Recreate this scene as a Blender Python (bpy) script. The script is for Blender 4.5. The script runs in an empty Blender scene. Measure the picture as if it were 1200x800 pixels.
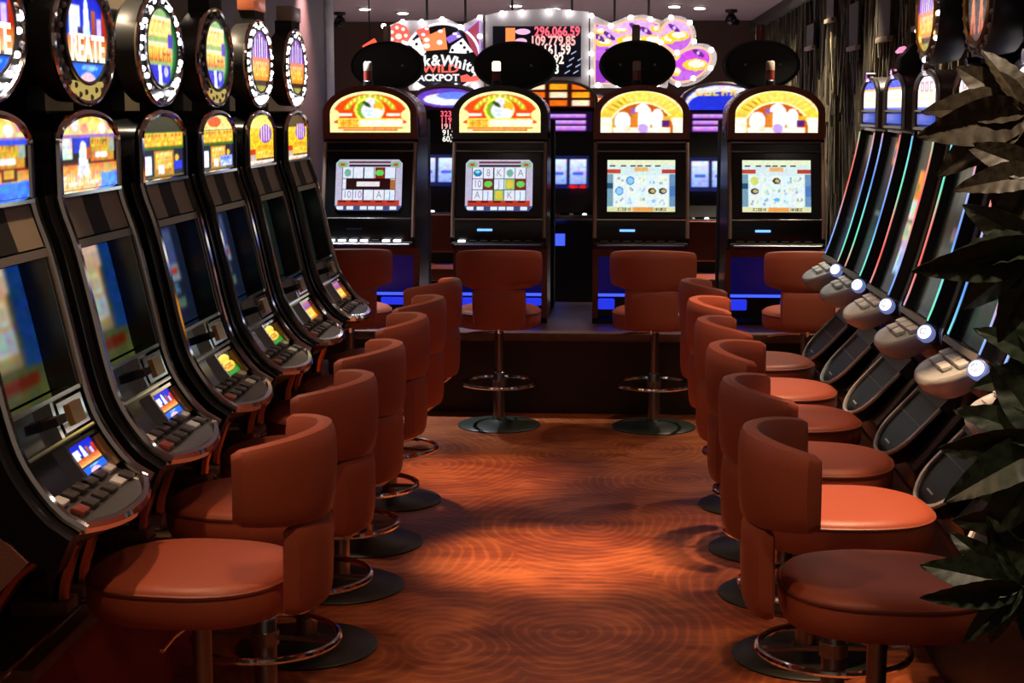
import bpy, bmesh, math, random
import numpy as np
from mathutils import Vector, Matrix
random.seed(7); rng = np.random.default_rng(7)
PI = math.pi
scene = bpy.context.scene
col = scene.collection

# ------------------------------------------------------------------ camera
FPX = 1850.0                       # focal length in pixels of the 1200x800 frame
CAMZ = 1.75
yaw = math.atan(114.0 / FPX)       # aisle axis (+Y) vanishes at x=714, y=130
pitch = math.atan(270.0 * math.cos(yaw) / FPX)
cam_d = bpy.data.cameras.new('camera')
cam = bpy.data.objects.new('camera', cam_d); col.objects.link(cam)
cam_d.sensor_width = 36.0; cam_d.lens = 36.0 * FPX / 1200.0
cam_d.clip_start = 0.05; cam_d.clip_end = 100
cam.location = (0, 0, CAMZ)
cam.rotation_euler = (PI / 2 - pitch, 0, yaw)
scene.camera = cam
RC = cam.rotation_euler.to_matrix()
def at(px, py, Y):                 # the point at depth Y along the aisle that is seen at a pixel
    d = RC @ Vector(((px - 600) / FPX, -(py - 400) / FPX, -1))
    t = Y / d.y
    return Vector((d.x * t, Y, CAMZ + d.z * t))

# ------------------------------------------------------------------ world, exposure, lights
w = bpy.data.worlds.new('world'); scene.world = w; w.use_nodes = True
w.node_tree.nodes['Background'].inputs[0].default_value = (1.0, 0.72, 0.55, 1)
w.node_tree.nodes['Background'].inputs[1].default_value = 0.09
vs = scene.view_settings
vs.view_transform = 'Standard'; vs.look = 'None'; vs.gamma = 1.0; vs.use_curve_mapping = False
vs.exposure = 0.14
WARM = (1.0, 0.60, 0.34)
CEIL = 2.75
# ceiling downlights, some added as fill: x, y, power, cone angle (deg), blend, colour
DOWN = [(-0.22, 6.05, 620, 16, 1.0, WARM), (-0.72, 7.40, 380, 18, 1.0, WARM),
        (0.80, 4.30, 290, 17, 0.6, WARM), (-1.25, 3.62, 60, 28, 0.7, WARM),
        (0.55, 6.25, 190, 22, 1.0, WARM), (0.15, 5.1, 55, 36, 1.0, WARM),
        (-0.75, 5.2, 30, 28, 0.9, WARM), (-0.35, 4.0, 18, 40, 1.0, WARM),
        (0.95, 5.5, 50, 34, 0.9, WARM),
        (0.70, 2.55, 34, 60, 0.9, (1, .75, .52)), (0.15, 8.45, 30, 46, .9, WARM),
        (-1.66, 4.65, 60, 56, .9, (1, .8, .55)), (-1.66, 6.05, 60, 56, .9, (1, .8, .55)),  # washers added so the beige left wall shows
        (1.25, 9.6, 170, 60, .9, (1, .84, .62)), (1.25, 11.6, 240, 60, .9, (1, .84, .62)), (1.25, 14.0, 240, 60, .9, (1, .84, .62)), (1.25, 7.6, 90, 56, .9, (1, .84, .62)),  # spots added to brighten the reed wall
        (-2.6, 13.0, 150, 70, .9, (1, .7, .5)), (-0.4, 12.9, 120, 70, .9, (1, .8, .65)),  # fill added for the far part of the room
        (-0.55, 2.6, 48, 64, .8, WARM), (-1.72, 9.6, 480, 50, .9, (.85, .92, 1)),  # added: one fills the near left plinth and stool, one brightens the pillar
        (-0.9, 15.2, 420, 70, .8, (1, .9, .88)), (0.6, 15.4, 420, 70, .8, (1, .9, .88)), (-2.4, 15.6, 300, 70, .8, (1, .85, .8))]  # added to bounce neutral light up to the far ceiling
for (x, y, p, ang, bl, c) in DOWN:
    l = bpy.data.lights.new('downlight_beam', 'SPOT'); l.energy = p; l.color = c
    l.spot_size = math.radians(ang * 1.6); l.spot_blend = bl; l.shadow_soft_size = 0.035
    o = bpy.data.objects.new('downlight_beam', l); col.objects.link(o); o.location = (x, y, CEIL - .035)
FARDOWN = [(472, 14, 15.6), (820, 8, 14.8), (650, 9, 15.0), (420, 45, 21.5)]

# ------------------------------------------------------------------ materials
MATS = {}
def newmat(name):
    m = bpy.data.materials.new(name); m.use_nodes = True; MATS[name] = m
    return m, m.node_tree.nodes, m.node_tree.links, m.node_tree.nodes['Principled BSDF']
def mat(name, rgb, rough=.5, metal=0, emit=None, estr=0, spec=.5, bump=0, bscale=80, var=0, coat=0):
    if name in MATS: return MATS[name]
    m, N, L, b = newmat(name)
    b.inputs['Base Color'].default_value = (*rgb, 1); b.inputs['Roughness'].default_value = rough
    b.inputs['Metallic'].default_value = metal; b.inputs['Specular IOR Level'].default_value = spec
    b.inputs['Coat Weight'].default_value = coat
    if emit: b.inputs['Emission Color'].default_value = (*emit, 1); b.inputs['Emission Strength'].default_value = estr
    if bump or var:
        tc = N.new('ShaderNodeTexCoord'); nz = N.new('ShaderNodeTexNoise')
        nz.inputs['Scale'].default_value = bscale; nz.inputs['Detail'].default_value = 4
        L.new(tc.outputs['Object'], nz.inputs['Vector'])
        if bump:
            bp = N.new('ShaderNodeBump'); bp.inputs['Strength'].default_value = bump; bp.inputs['Distance'].default_value = .004
            L.new(nz.outputs[0], bp.inputs['Height']); L.new(bp.outputs[0], b.inputs['Normal'])
        if var:
            mx = N.new('ShaderNodeMix'); mx.data_type = 'RGBA'
            mx.inputs[6].default_value = (*[c * (1 - var) for c in rgb], 1); mx.inputs[7].default_value = (*[min(1, c * (1 + var)) for c in rgb], 1)
            L.new(nz.outputs[0], mx.inputs[0]); L.new(mx.outputs[2], b.inputs['Base Color'])
    return m
def art_mat(strength, name=None):
    name = name or 'printed_glass_%g' % strength
    if name in MATS: return MATS[name]
    m, N, L, b = newmat(name)
    a = N.new('ShaderNodeAttribute'); a.attribute_name = 'print'
    b.inputs['Base Color'].default_value = (.01, .01, .01, 1); b.inputs['Roughness'].default_value = .22
    L.new(a.outputs['Color'], b.inputs['Emission Color']); b.inputs['Emission Strength'].default_value = strength
    m.cycles.emission_sampling = 'NONE'
    return m

M_BLACK = mat('black_lacquer', (.006, .006, .007), .25, bump=.03, bscale=30)
M_DARK = mat('dark_metal', (.012, .012, .013), .42, bump=.05, bscale=60)
M_MATTE = mat('matte_black', (.008, .008, .009), .75)
M_CHROME = mat('chrome', (.92, .90, .88), .10, 1)
M_CHROME2 = mat('dull_chrome', (.34, .32, .31), .3, 1)
M_STEEL = mat('silver_trim', (.72, .73, .73), .32, .5)
M_LEATHER = mat('rust_leather', (.42, .092, .045), .45, bump=.12, bscale=220, var=.12)
M_PIPING = mat('leather_piping', (.26, .06, .032), .5)
M_GREY = mat('grey_plastic', (.17, .16, .145), .4)
M_BEIGEPL = mat('beige_plastic', (.40, .43, .43), .3)
M_KEY = mat('pale_key', (.66, .68, .68), .3)
M_KEYD = mat('dark_key', (.05, .045, .042), .3)
M_NAVY = mat('navy_glass', (.010, .011, .026), .12)
M_WOODF = mat('brown_wood_frame', (.20, .055, .028), .32, bump=.05, bscale=25, var=.3)
M_BRASS = mat('brass_plate', (.45, .25, .08), .28, .9)
M_SPECKLE = mat('speckled_brown', (.30, .14, .105), .6, bump=.3, bscale=260, var=.6)
M_CARPETED = mat('red_carpet_edge', (.32, .03, .022), .8, bump=.2, bscale=200)
M_BULB = mat('lit_bulb', (1, 1, 1), .3, emit=(.93, .93, 1), estr=7); M_BULB.cycles.emission_sampling = 'NONE'
M_SBULB = mat('sign_bulb', (1, 1, 1), .3, emit=(.95, .95, 1), estr=15)
M_BULBOFF = mat('unlit_bulb', (.35, .34, .36), .15)
M_WHITEL = mat('white_button_light', (1, 1, 1), .3, emit=(.9, .95, 1), estr=2.5)
M_BLUEL = mat('blue_light', (.02, .02, .3), .3, emit=(.05, .10, 1), estr=1.3)
M_BLUEDEEP = mat('deep_blue_panel', (.006, .008, .12), .22, emit=(.004, .006, .2), estr=.2)
M_TWOOD = mat('platform_wood', (.13, .065, .04), .35, bump=.05, bscale=20, var=.4)
M_LENS = mat('fixture_lens', (1, 1, 1), .3, emit=(1, .93, .82), estr=9)
M_NEON = mat('red_neon', (1, .1, .05), .3, emit=(1, .10, .04), estr=1.3)
M_CANDR = mat('copper_lens', (.55, .16, .08), .25, emit=(.8, .17, .05), estr=.25)
M_CANDG = mat('clear_lens', (.34, .27, .22), .25)
M_CANDLIT = mat('lit_lens', (1, .9, .6), .25, emit=(1, .85, .52), estr=3)
M_CANDRED = mat('dark_red_lens', (.22, .035, .03), .2)

# floor: rust lino with swirling rings
m, N, L, b = newmat('swirl_floor'); M_FLOOR = m
tc = N.new('ShaderNodeTexCoord'); mp = N.new('ShaderNodeMapping'); mp.inputs['Scale'].default_value = (1, .8, 1)
L.new(tc.outputs['Object'], mp.inputs[0])
nw = N.new('ShaderNodeTexNoise'); nw.inputs['Scale'].default_value = 1.6; nw.inputs['Detail'].default_value = 2
L.new(mp.outputs[0], nw.inputs['Vector'])
va = N.new('ShaderNodeVectorMath'); va.operation = 'MULTIPLY_ADD'; va.inputs[1].default_value = (.22, .22, 0)
L.new(nw.outputs['Color'], va.inputs[0]); L.new(mp.outputs[0], va.inputs[2])
vo = N.new('ShaderNodeTexVoronoi'); vo.voronoi_dimensions = '2D'; vo.inputs['Scale'].default_value = 1.25
L.new(va.outputs[0], vo.inputs['Vector'])
mu = N.new('ShaderNodeMath'); mu.operation = 'MULTIPLY'; mu.inputs[1].default_value = 120
L.new(vo.outputs['Distance'], mu.inputs[0])
s0 = N.new('ShaderNodeMath'); s0.operation = 'SINE'; L.new(mu.outputs[0], s0.inputs[0])
sn = N.new('ShaderNodeMath'); sn.operation = 'SMOOTH_MAX'; sn.inputs[1].default_value = .2; sn.inputs[2].default_value = .5; L.new(s0.outputs[0], sn.inputs[0])
n2 = N.new('ShaderNodeTexNoise'); n2.inputs['Scale'].default_value = 7; n2.inputs['Detail'].default_value = 6; n2.inputs['Roughness'].default_value = .7
mp2 = N.new('ShaderNodeMapping'); mp2.inputs['Scale'].default_value = (.6, 1.8, 1); L.new(tc.outputs['Object'], mp2.inputs[0]); L.new(mp2.outputs[0], n2.inputs['Vector'])
n3 = N.new('ShaderNodeTexNoise'); n3.inputs['Scale'].default_value = 2.3; n3.inputs['Detail'].default_value = 3; L.new(tc.outputs['Object'], n3.inputs['Vector'])
ma = N.new('ShaderNodeMath'); ma.operation = 'MULTIPLY_ADD'; ma.inputs[1].default_value = .19
L.new(sn.outputs[0], ma.inputs[0]); L.new(n2.outputs[0], ma.inputs[2])
ma2 = N.new('ShaderNodeMath'); ma2.operation = 'MULTIPLY_ADD'; ma2.inputs[1].default_value = .9
L.new(n3.outputs[0], ma2.inputs[0]); L.new(ma.outputs[0], ma2.inputs[2])
cr = N.new('ShaderNodeValToRGB'); e = cr.color_ramp.elements
e[0].position = .50; e[0].color = (.10, .018, .007, 1); e[1].position = 1.32 / 1.0 if False else .98; e[1].color = (.46, .125, .036, 1)
md = e.new(.74); md.color = (.23, .050, .016, 1)
hv = N.new('ShaderNodeMath'); hv.operation = 'MULTIPLY'; hv.inputs[1].default_value = .78; L.new(ma2.outputs[0], hv.inputs[0])
L.new(hv.outputs[0], cr.inputs[0]); L.new(cr.outputs[0], b.inputs['Base Color'])
b.inputs['Roughness'].default_value = .42; b.inputs['Specular IOR Level'].default_value = .35

# brushed steel
m, N, L, b = newmat('brushed_steel'); M_BRUSH = m
tc = N.new('ShaderNodeTexCoord'); mp = N.new('ShaderNodeMapping'); mp.inputs['Scale'].default_value = (1, 1, 3.5)
L.new(tc.outputs['Object'], mp.inputs[0]); nz = N.new('ShaderNodeTexNoise'); nz.inputs['Scale'].default_value = 3; L.new(mp.outputs[0], nz.inputs['Vector'])
cr = N.new('ShaderNodeValToRGB'); cr.color_ramp.elements[0].color = (.30, .33, .37, 1); cr.color_ramp.elements[1].color = (.70, .74, .80, 1)
L.new(nz.outputs[0], cr.inputs[0]); L.new(cr.outputs[0], b.inputs['Base Color']); b.inputs['Metallic'].default_value = .05; b.inputs['Roughness'].default_value = .4

# bamboo reed colours
m, N, L, b = newmat('reed'); M_REED = m
tc = N.new('ShaderNodeTexCoord'); mp = N.new('ShaderNodeMapping'); mp.inputs['Scale'].default_value = (9, 9, .9)
L.new(tc.outputs['Object'], mp.inputs[0]); nz = N.new('ShaderNodeTexNoise'); nz.inputs['Scale'].default_value = 2.2; nz.inputs['Detail'].default_value = 5; L.new(mp.outputs[0], nz.inputs['Vector'])
cr = N.new('ShaderNodeValToRGB'); e = cr.color_ramp.elements
e[0].position = .3; e[0].color = (.025, .024, .018, 1); e[1].position = .72; e[1].color = (.42, .33, .20, 1); q = e.new(.52); q.color = (.13, .11, .075, 1)
L.new(nz.outputs[0], cr.inputs[0]); L.new(cr.outputs[0], b.inputs['Base Color']); b.inputs['Roughness'].default_value = .7

# foliage
def leafmat(name, a, c):
    m, N, L, b = newmat(name)
    tc = N.new('ShaderNodeTexCoord'); wv = N.new('ShaderNodeTexNoise'); wv.inputs['Scale'].default_value = 14; L.new(tc.outputs['Object'], wv.inputs['Vector'])
    cr = N.new('ShaderNodeValToRGB'); cr.color_ramp.elements[0].color = (*a, 1); cr.color_ramp.elements[1].color = (*c, 1)
    cr.color_ramp.elements[0].position = .35; cr.color_ramp.elements[1].position = .7
    L.new(wv.outputs[0], cr.inputs[0]); L.new(cr.outputs[0], b.inputs['Base Color']); b.inputs['Roughness'].default_value = .42
    return m
M_LEAFB = leafmat('warm_lit_leaf', (.055, .044, .028), (.13, .10, .06))  # upper leaves: warm light on them put into the colour as brown
M_LEAFG = leafmat('green_leaf', (.018, .035, .018), (.05, .075, .04))
M_STEM = mat('plant_stem', (.05, .045, .02), .6)
M_POT = mat('dark_pot', (.03, .016, .012), .5)

# ------------------------------------------------------------------ mesh helpers
CACHE = {}
class MB:
    def __init__(s): s.v = []; s.f = []
    def add(s, v, f):
        n = len(s.v); s.v += [tuple(p) for p in v]; s.f += [tuple(i + n for i in q) for q in f]; return s
    def box(s, x0, x1, y0, y1, z0, z1, bv=0):
        bm = bmesh.new(); bmesh.ops.create_cube(bm, size=1)
        for q in bm.verts: q.co = Vector(((x0 + x1) / 2 + q.co.x * (x1 - x0), (y0 + y1) / 2 + q.co.y * (y1 - y0), (z0 + z1) / 2 + q.co.z * (z1 - z0)))
        if bv: bmesh.ops.bevel(bm, geom=bm.edges[:], offset=bv, segments=2, affect='EDGES', profile=.5)
        return s.frombm(bm)
    def frombm(s, bm):
        bm.verts.index_update()
        s.add([q.co[:] for q in bm.verts], [[q.index for q in f.verts] for f in bm.faces]); bm.free(); return s
    def prism(s, poly, axis, a, b2, bv=0):   # poly in the two other axes, extruded along axis
        def P(p, t):
            return (t, p[0], p[1]) if axis == 'x' else (p[0], t, p[1]) if axis == 'y' else (p[0], p[1], t)
        n = len(poly)
        v = [P(p, a) for p in poly] + [P(p, b2) for p in poly]
        f = [tuple(range(n))[::-1], tuple(range(n, 2 * n))] + [(i, (i + 1) % n, n + (i + 1) % n, n + i) for i in range(n)]
        if not bv: return s.add(v, f)
        bm = bmesh.new(); bv_ = [bm.verts.new(p) for p in v]
        for q in f: bm.faces.new([bv_[i] for i in q])
        bmesh.ops.recalc_face_normals(bm, faces=bm.faces[:])
        es = [e for e in bm.edges if e.calc_face_angle(0) > .5]
        bmesh.ops.bevel(bm, geom=es, offset=bv, segments=2, affect='EDGES', profile=.5)
        return s.frombm(bm)
    def tube(s, path, r, n=8, closed=False, rx=None):
        path = [Vector(p) for p in path]; k = len(path); v = []; f = []
        up = None
        for i, p in enumerate(path):
            a = path[(i - 1) % k] if (closed or i > 0) else p
            c = path[(i + 1) % k] if (closed or i < k - 1) else p
            t = (c - a).normalized()
            if up is None:
                up = Vector((0, 0, 1)) if abs(t.z) < .9 else Vector((1, 0, 0))
            up = (up - t * up.dot(t))
            if up.length < 1e-5: up = t.orthogonal()
            up.normalize(); sd = t.cross(up)
            rr = r[i] if isinstance(r, (list, tuple)) else r
            for j in range(n):
                an = 2 * PI * j / n
                v.append(p + up * (math.cos(an) * rr) + sd * (math.sin(an) * rr))
        for i in range(k if closed else k - 1):
            i2 = (i + 1) % k
            for j in range(n): f.append((i * n + j, i * n + (j + 1) % n, i2 * n + (j + 1) % n, i2 * n + j))
        if not closed: f.append(tuple(range(n))[::-1]); f.append(tuple(range((k - 1) * n, k * n)))
        return s.add(v, f)
    def lathe(s, prof, n=28, c=(0, 0), cap=True):
        v = []; f = []
        for (r, z) in prof:
            for j in range(n): a = 2 * PI * j / n; v.append((c[0] + r * math.cos(a), c[1] + r * math.sin(a), z))
        for i in range(len(prof) - 1):
            for j in range(n): f.append((i * n + j, i * n + (j + 1) % n, (i + 1) * n + (j + 1) % n, (i + 1) * n + j))
        if cap: f.append(tuple(range(n))[::-1]); f.append(tuple(range((len(prof) - 1) * n, len(prof) * n)))
        return s.add(v, f)
    def rings(s, rings):      # loft a list of equal-length closed rings, capped
        n = len(rings[0]); v = [p for r in rings for p in r]; f = []
        for i in range(len(rings) - 1):
            for j in range(n): f.append((i * n + j, i * n + (j + 1) % n, (i + 1) * n + (j + 1) % n, (i + 1) * n + j))
        f.append(tuple(range(n))[::-1]); f.append(tuple(range((len(rings) - 1) * n, len(rings) * n)))
        return s.add(v, f)
    def ball(s, c, r, nu=8, nv=5, sc=(1, 1, 1)):
        bm = bmesh.new(); bmesh.ops.create_uvsphere(bm, u_segments=nu, v_segments=nv, radius=r)
        for q in bm.verts: q.co = Vector((q.co.x * sc[0] + c[0], q.co.y * sc[1] + c[1], q.co.z * sc[2] + c[2]))
        return s.frombm(bm)
    def mesh(s, name, m, smooth=True):
        me = bpy.data.meshes.new(name); me.from_pydata(s.v, [], s.f); me.validate()
        bm = bmesh.new(); bm.from_mesh(me); bmesh.ops.recalc_face_normals(bm, faces=bm.faces[:]); bm.to_mesh(me); bm.free()
        me.materials.append(m)
        if smooth:
            me.polygons.foreach_set('use_smooth', [True] * len(me.polygons))
            try: me.set_sharp_from_angle(angle=math.radians(38))
            except Exception: pass
        return me
def link(name, me, parent=None, loc=None, rot=None):
    o = bpy.data.objects.new(name, me); col.objects.link(o)
    if parent: o.parent = parent
    if loc is not None: o.location = loc
    if rot is not None: o.rotation_euler = rot
    return o
def P(name, parent, key, fn, m, loc=None, rot=None, smooth=True, label=None):
    """a part; meshes with the same key are shared"""
    k = (key, m.name)
    if key is None or k not in CACHE:
        b = MB(); fn(b); me = b.mesh(name, m, smooth)
        if key is not None: CACHE[k] = me
    else: me = CACHE[k]
    o = link(name, me, parent, loc, rot)
    if label: o['label'] = label
    return o
def thing(name, label, cat, loc=(0, 0, 0), rz=0, group=None):
    o = bpy.data.objects.new(name, None); col.objects.link(o); o.empty_display_size = .1
    o.location = loc; o.rotation_euler = (0, 0, rz); o['label'] = label; o['category'] = cat
    if group: o['group'] = group
    return o
def tag(o, label, cat, group=None):
    o['label'] = label; o['category'] = cat
    if group: o['group'] = group
    return o
def struct(name, fn, m, smooth=False):
    b = MB(); fn(b); o = link(name, b.mesh(name, m, smooth)); o['kind'] = 'structure'; return o

# ------------------------------------------------------------------ printed art: a little painter, put on a grid as a colour layer
class Cv:
    def __init__(s, w, h, bg=(0, 0, 0)):
        s.w, s.h = w, h; s.a = np.zeros((h, w, 3)); s.a[:] = bg
        s.V, s.U = np.meshgrid((np.arange(h)) / (h - 1), (np.arange(w)) / (w - 1), indexing='ij')
    def put(s, m, c, c2=None):
        if c2 is not None:
            vv = s.V[m]; lo, hi = (vv.min(), vv.max()) if vv.size else (0, 1)
            t = ((vv - lo) / max(hi - lo, 1e-6))[:, None]; s.a[m] = np.array(c) * (1 - t) + np.array(c2) * t
        else: s.a[m] = c
        return s
    def rect(s, u0, u1, v0, v1, c, c2=None): return s.put((s.U >= u0) & (s.U <= u1) & (s.V >= v0) & (s.V <= v1), c, c2)
    def ell(s, u, v, ru, rv, c, c2=None, rot=0):
        du, dv = s.U - u, s.V - v; ca, sa = math.cos(rot), math.sin(rot)
        return s.put((((du * ca + dv * sa) / ru) ** 2 + ((-du * sa + dv * ca) / rv) ** 2) <= 1, c, c2)
    def ringm(s, u, v, ru, rv, k):
        q = np.sqrt(((s.U - u) / ru) ** 2 + ((s.V - v) / rv) ** 2); return (q <= 1) & (q >= k)
    def poly(s, pts, c, c2=None):
        ins = np.zeros_like(s.U, bool); n = len(pts)
        for i in range(n):
            (x1, y1), (x2, y2) = pts[i], pts[(i + 1) % n]
            cond = ((y1 > s.V) != (y2 > s.V)); xx = (x2 - x1) * (s.V - y1) / ((y2 - y1) or 1e-9) + x1
            ins ^= cond & (s.U < xx)
        return s.put(ins, c, c2)
    def glyphs(s, u0, u1, v0, v1, n, c, c2=None, sl=0, seed=1):   # a row of unreadable letter strokes
        r = random.Random(seed); wd = (u1 - u0) / n
        for i in range(n):
            a = u0 + i * wd; b2 = a + wd * .78; k = r.randint(0, 3); t = wd * .26; vm = (v0 + v1) / 2; tv = (v1 - v0) * .2
            s.rect(a, a + t, v0, v1, c, c2)
            if k != 0: s.rect(b2 - t, b2, v0, v1 if k != 3 else vm, c, c2)
            if k != 1: s.rect(a, b2, v1 - tv, v1, c2 or c)
            if k in (1, 3): s.rect(a, b2, vm - tv / 2, vm + tv / 2, c)
            if k in (0, 2): s.rect(a, b2, v0, v0 + tv, c)
        return s
    def blur(s, n=1):
        for _ in range(n):
            p = np.pad(s.a, ((1, 1), (1, 1), (0, 0)), 'edge'); s.a = (p[:-2, 1:-1] + p[2:, 1:-1] + p[1:-1, :-2] + p[1:-1, 2:] + 2 * p[1:-1, 1:-1]) / 6
        return s
    def speck(s, amt, seed=0):
        r = np.random.default_rng(seed); n = r.normal(0, 1, (s.h // 3 + 2, s.w // 3 + 2, 3))
        n = np.repeat(np.repeat(n, 3, 0), 3, 1)[:s.h, :s.w]; s.a = np.clip(s.a * (1 + amt * n), 0, 1.2); return s
def art(name, parent, key, cv, mp, m, mask=None, label=None):
    """grid of cv.w x cv.h points placed by mp(u,v); vertices carry the print colour"""
    k = (key, m.name)
    if k not in CACHE:
        h, w_ = cv.h, cv.w
        pts = [mp(u, v) for v in np.linspace(0, 1, h) for u in np.linspace(0, 1, w_)]
        faces = []
        for j in range(h - 1):
            for i in range(w_ - 1):
                if mask is None or mask((i + .5) / (w_ - 1), (j + .5) / (h - 1)):
                    a = j * w_ + i; faces.append((a, a + 1, a + w_ + 1, a + w_))
        me = bpy.data.meshes.new(name); me.from_pydata(pts, [], faces)
        at_ = me.color_attributes.new('print', 'FLOAT_COLOR', 'POINT')
        c4 = np.ones((h * w_, 4), np.float32); c4[:, :3] = np.clip(cv.a.reshape(-1, 3), 0, 2) ** 2.2
        at_.data.foreach_set('color', c4.ravel())
        bm = bmesh.new(); bm.from_mesh(me)
        bmesh.ops.delete(bm, geom=[q for q in bm.verts if not q.link_faces], context='VERTS'); bm.to_mesh(me); bm.free()
        me.materials.append(m); CACHE[k] = me
    o = link(name, CACHE[k], parent)
    if label: o['label'] = label
    return o
def emis(name, rgb, s):
    m = mat(name, (.02, .02, .02), .3, emit=rgb, estr=s); m.cycles.emission_sampling = 'NONE'; return m
def text(name, parent, s, size, loc, rot, m, ax='CENTER', sx=1, ext=.002, bold=0):
    k = ('txt', s, size, ax, sx, bold, m.name)
    if k not in CACHE:
        cu = bpy.data.curves.new('t', 'FONT'); cu.body = s; cu.size = size; cu.align_x = ax; cu.align_y = 'CENTER'; cu.extrude = ext; cu.offset = bold; cu.resolution_u = 3
        o = bpy.data.objects.new('t', cu); col.objects.link(o)
        dg = bpy.context.evaluated_depsgraph_get()
        me = bpy.data.meshes.new_from_object(o.evaluated_get(dg)); me.name = name
        bpy.data.objects.remove(o); bpy.data.curves.remove(cu)
        for q in me.vertices: q.co.x *= sx
        me.materials.clear(); me.materials.append(m); CACHE[k] = me
    return link(name, CACHE[k], parent, loc, rot)

# ================================================================== STRUCTURE
WX = 1.60; WL = -1.88; YB = 18.0
struct('floor', lambda b: b.box(-7, WX + .1, -1, 10.6, -.1, 0), M_FLOOR)
struct('floor_back', lambda b: b.box(-7, WX + .1, 10.6, YB + .1, -.1, 0), mat('lilac_grey_floor', (.36, .33, .38), .25, var=.12, bscale=5))
M_CEIL = mat('ceiling_paint', (.48, .36, .36), .5)
struct('ceiling', lambda b: b.box(-7, WX + .1, -1, YB + .1, CEIL, CEIL + .1), M_CEIL)
M_WALLR = mat('dark_olive_wall', (.03, .028, .02), .8, bump=.3, bscale=20, var=.5)
wr = struct('wall_right', lambda b: b.box(WX, WX + .1, -1, YB, 0, CEIL), M_WALLR)
M_BEIGE = mat('beige_wall', (.20, .15, .095), .7, bump=.05, bscale=40)
M_MAROON = mat('maroon_panel', (.055, .014, .011), .5, bump=.04, bscale=20, var=.25)
wl = struct('wall_left', lambda b: b.box(WL - .12, WL, -1, 10.35, 0, CEIL), M_BEIGE)
o = P('wall_panel', wl, None, lambda b: b.box(WL, WL + .02, 7.35, 10.35, .0, CEIL - .001), M_MAROON, label='dark maroon panel at the far end of the left wall')
struct('wall_back', lambda b: b.box(-7, WX, YB, YB + .1, 0, CEIL), mat('brown_wall', (.075, .035, .022), .6, var=.3, bscale=2))
struct('wall_far_left', lambda b: b.box(-7.1, -7, 10, YB, 0, CEIL), mat('brown_wall', (.075, .035, .022)))
# reeds and hanging blinds on the right wall
def reeds(b):
    r = random.Random(3)
    for i in range(760):
        y = 4.2 + 13.6 * (i / 760) ** 1.15 + r.uniform(-.05, .05); wd = r.uniform(.012, .04)
        z0 = r.uniform(0.5, 2.1); z1 = min(CEIL - .12, z0 + r.uniform(.4, 1.1)); dy = r.uniform(-.3, .3); x = WX - r.uniform(.004, .035)
        x2 = x - r.uniform(0, .02)
        b.add([(x, y, z0), (x, y + wd, z0), (x2, y + wd * .5 + dy, z1), (x2, y + dy, z1), (WX, y + wd / 2, z0), (WX, y + wd / 2 + dy, z1)],
              [(0, 1, 2, 3), (0, 3, 5, 4), (1, 4, 5, 2), (0, 4, 1), (3, 2, 5)])
o = P('reed_cladding', wr, None, reeds, M_REED, smooth=False); o['kind'] = 'stuff'; o['label'] = 'olive and brown reeds covering the right wall'
P('crown_moulding', wr, None, lambda b: b.box(WX - .06, WX, -1, YB, CEIL - .13, CEIL - .07, .01).box(WX - .04, WX, -1, YB, CEIL - .07, CEIL), mat('dark_moulding', (.05, .045, .04), .6), label='dark moulding along the top of the reed wall')
M_BLIND = mat('dark_blind', (.05, .034, .028), .7, bump=.4, bscale=120, var=.5); M_BLINDB = mat('pale_bamboo', (.33, .25, .16), .6)
for (px0, px1, py0, py1, Y) in [(986, 996, 12, 57, 10.6), (1019, 1032, 0, 47, 9.5), (960, 968, 0, 26, 11.8), (938, 946, 35, 57, 13), (1060, 1072, 0, 34, 8.3)]:
    yc = 1850 * (WX - .05) / ((px0 + px1) / 2 - 714); wd = yc * (px1 - px0) / ((px0 + px1) / 2 - 714)
    z1 = CAMZ + (130 - py0) * yc / 1850; z0 = CAMZ + (130 - py1) * yc / 1850; z1 = min(z1 + .02, CEIL - .15)
    bl = P('hanging_blind', wr, None, lambda b: b.box(WX - .06, WX - .045, yc - wd / 2, yc + wd / 2, z0, z1), M_BLIND)
    P('blind_rod', bl, None, lambda b: b.box(WX - .075, WX - .04, yc - wd / 2 - .01, yc + wd / 2 + .01, z0 - .025, z0 + .005, .004), M_BLINDB)
# steel pillar closing the left wall
t = thing('steel_pillar', 'brushed steel pillar beside the leftmost facing slot machine', 'pillar', (WL, 10.42, 0))
P('column', t, None, lambda b: b.box(-.12, .03, -.06, .24, 0, CEIL, .012), M_BRUSH)
P('column_base', t, None, lambda b: b.box(-.14, .045, -.075, .26, 0, .12, .008), M_DARK)

# platforms
PZ = .48
t = thing('machine_platform', 'long carpeted platform under the left row of slot machines', 'platform', (-1.6, 5.4, 0))
P('core', t, None, lambda b: b.box(-.25, .26, -2.0, 2.6, 0, PZ - .04), M_CARPETED)
P('top_board', t, None, lambda b: b.box(-.25, .285, -2.0, 2.6, PZ - .04, PZ, .006), M_TWOOD)
t = thing('machine_platform', 'dark platform under the right row of slot machines', 'platform', (1.3, 5.4, 0))
P('core', t, None, lambda b: b.box(-.25, .29, -2.2, 2.75, 0, PZ - .04), M_DARK)
P('top_board', t, None, lambda b: b.box(-.27, .29, -2.2, 2.75, PZ - .04, PZ, .006), M_DARK)
def curved(x0, x1, yf, bow, yb, n=16):
    pts = [(x0 + (x1 - x0) * i / n, yf - bow * (1 - (2 * i / n - 1) ** 2)) for i in range(n + 1)]
    return pts + [(x1, yb), (x0, yb)]
t = thing('machine_platform', 'raised dark wood platform carrying the four facing slot machines', 'platform', (-.2, 9.6, 0))
P('core', t, None, lambda b: b.prism(curved(-1.6, 1.75, -.46, .05, .95), 'z', 0, PZ - .05), mat('black_brown_front', (.02, .009, .007), .35, var=.3, bscale=6))
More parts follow.
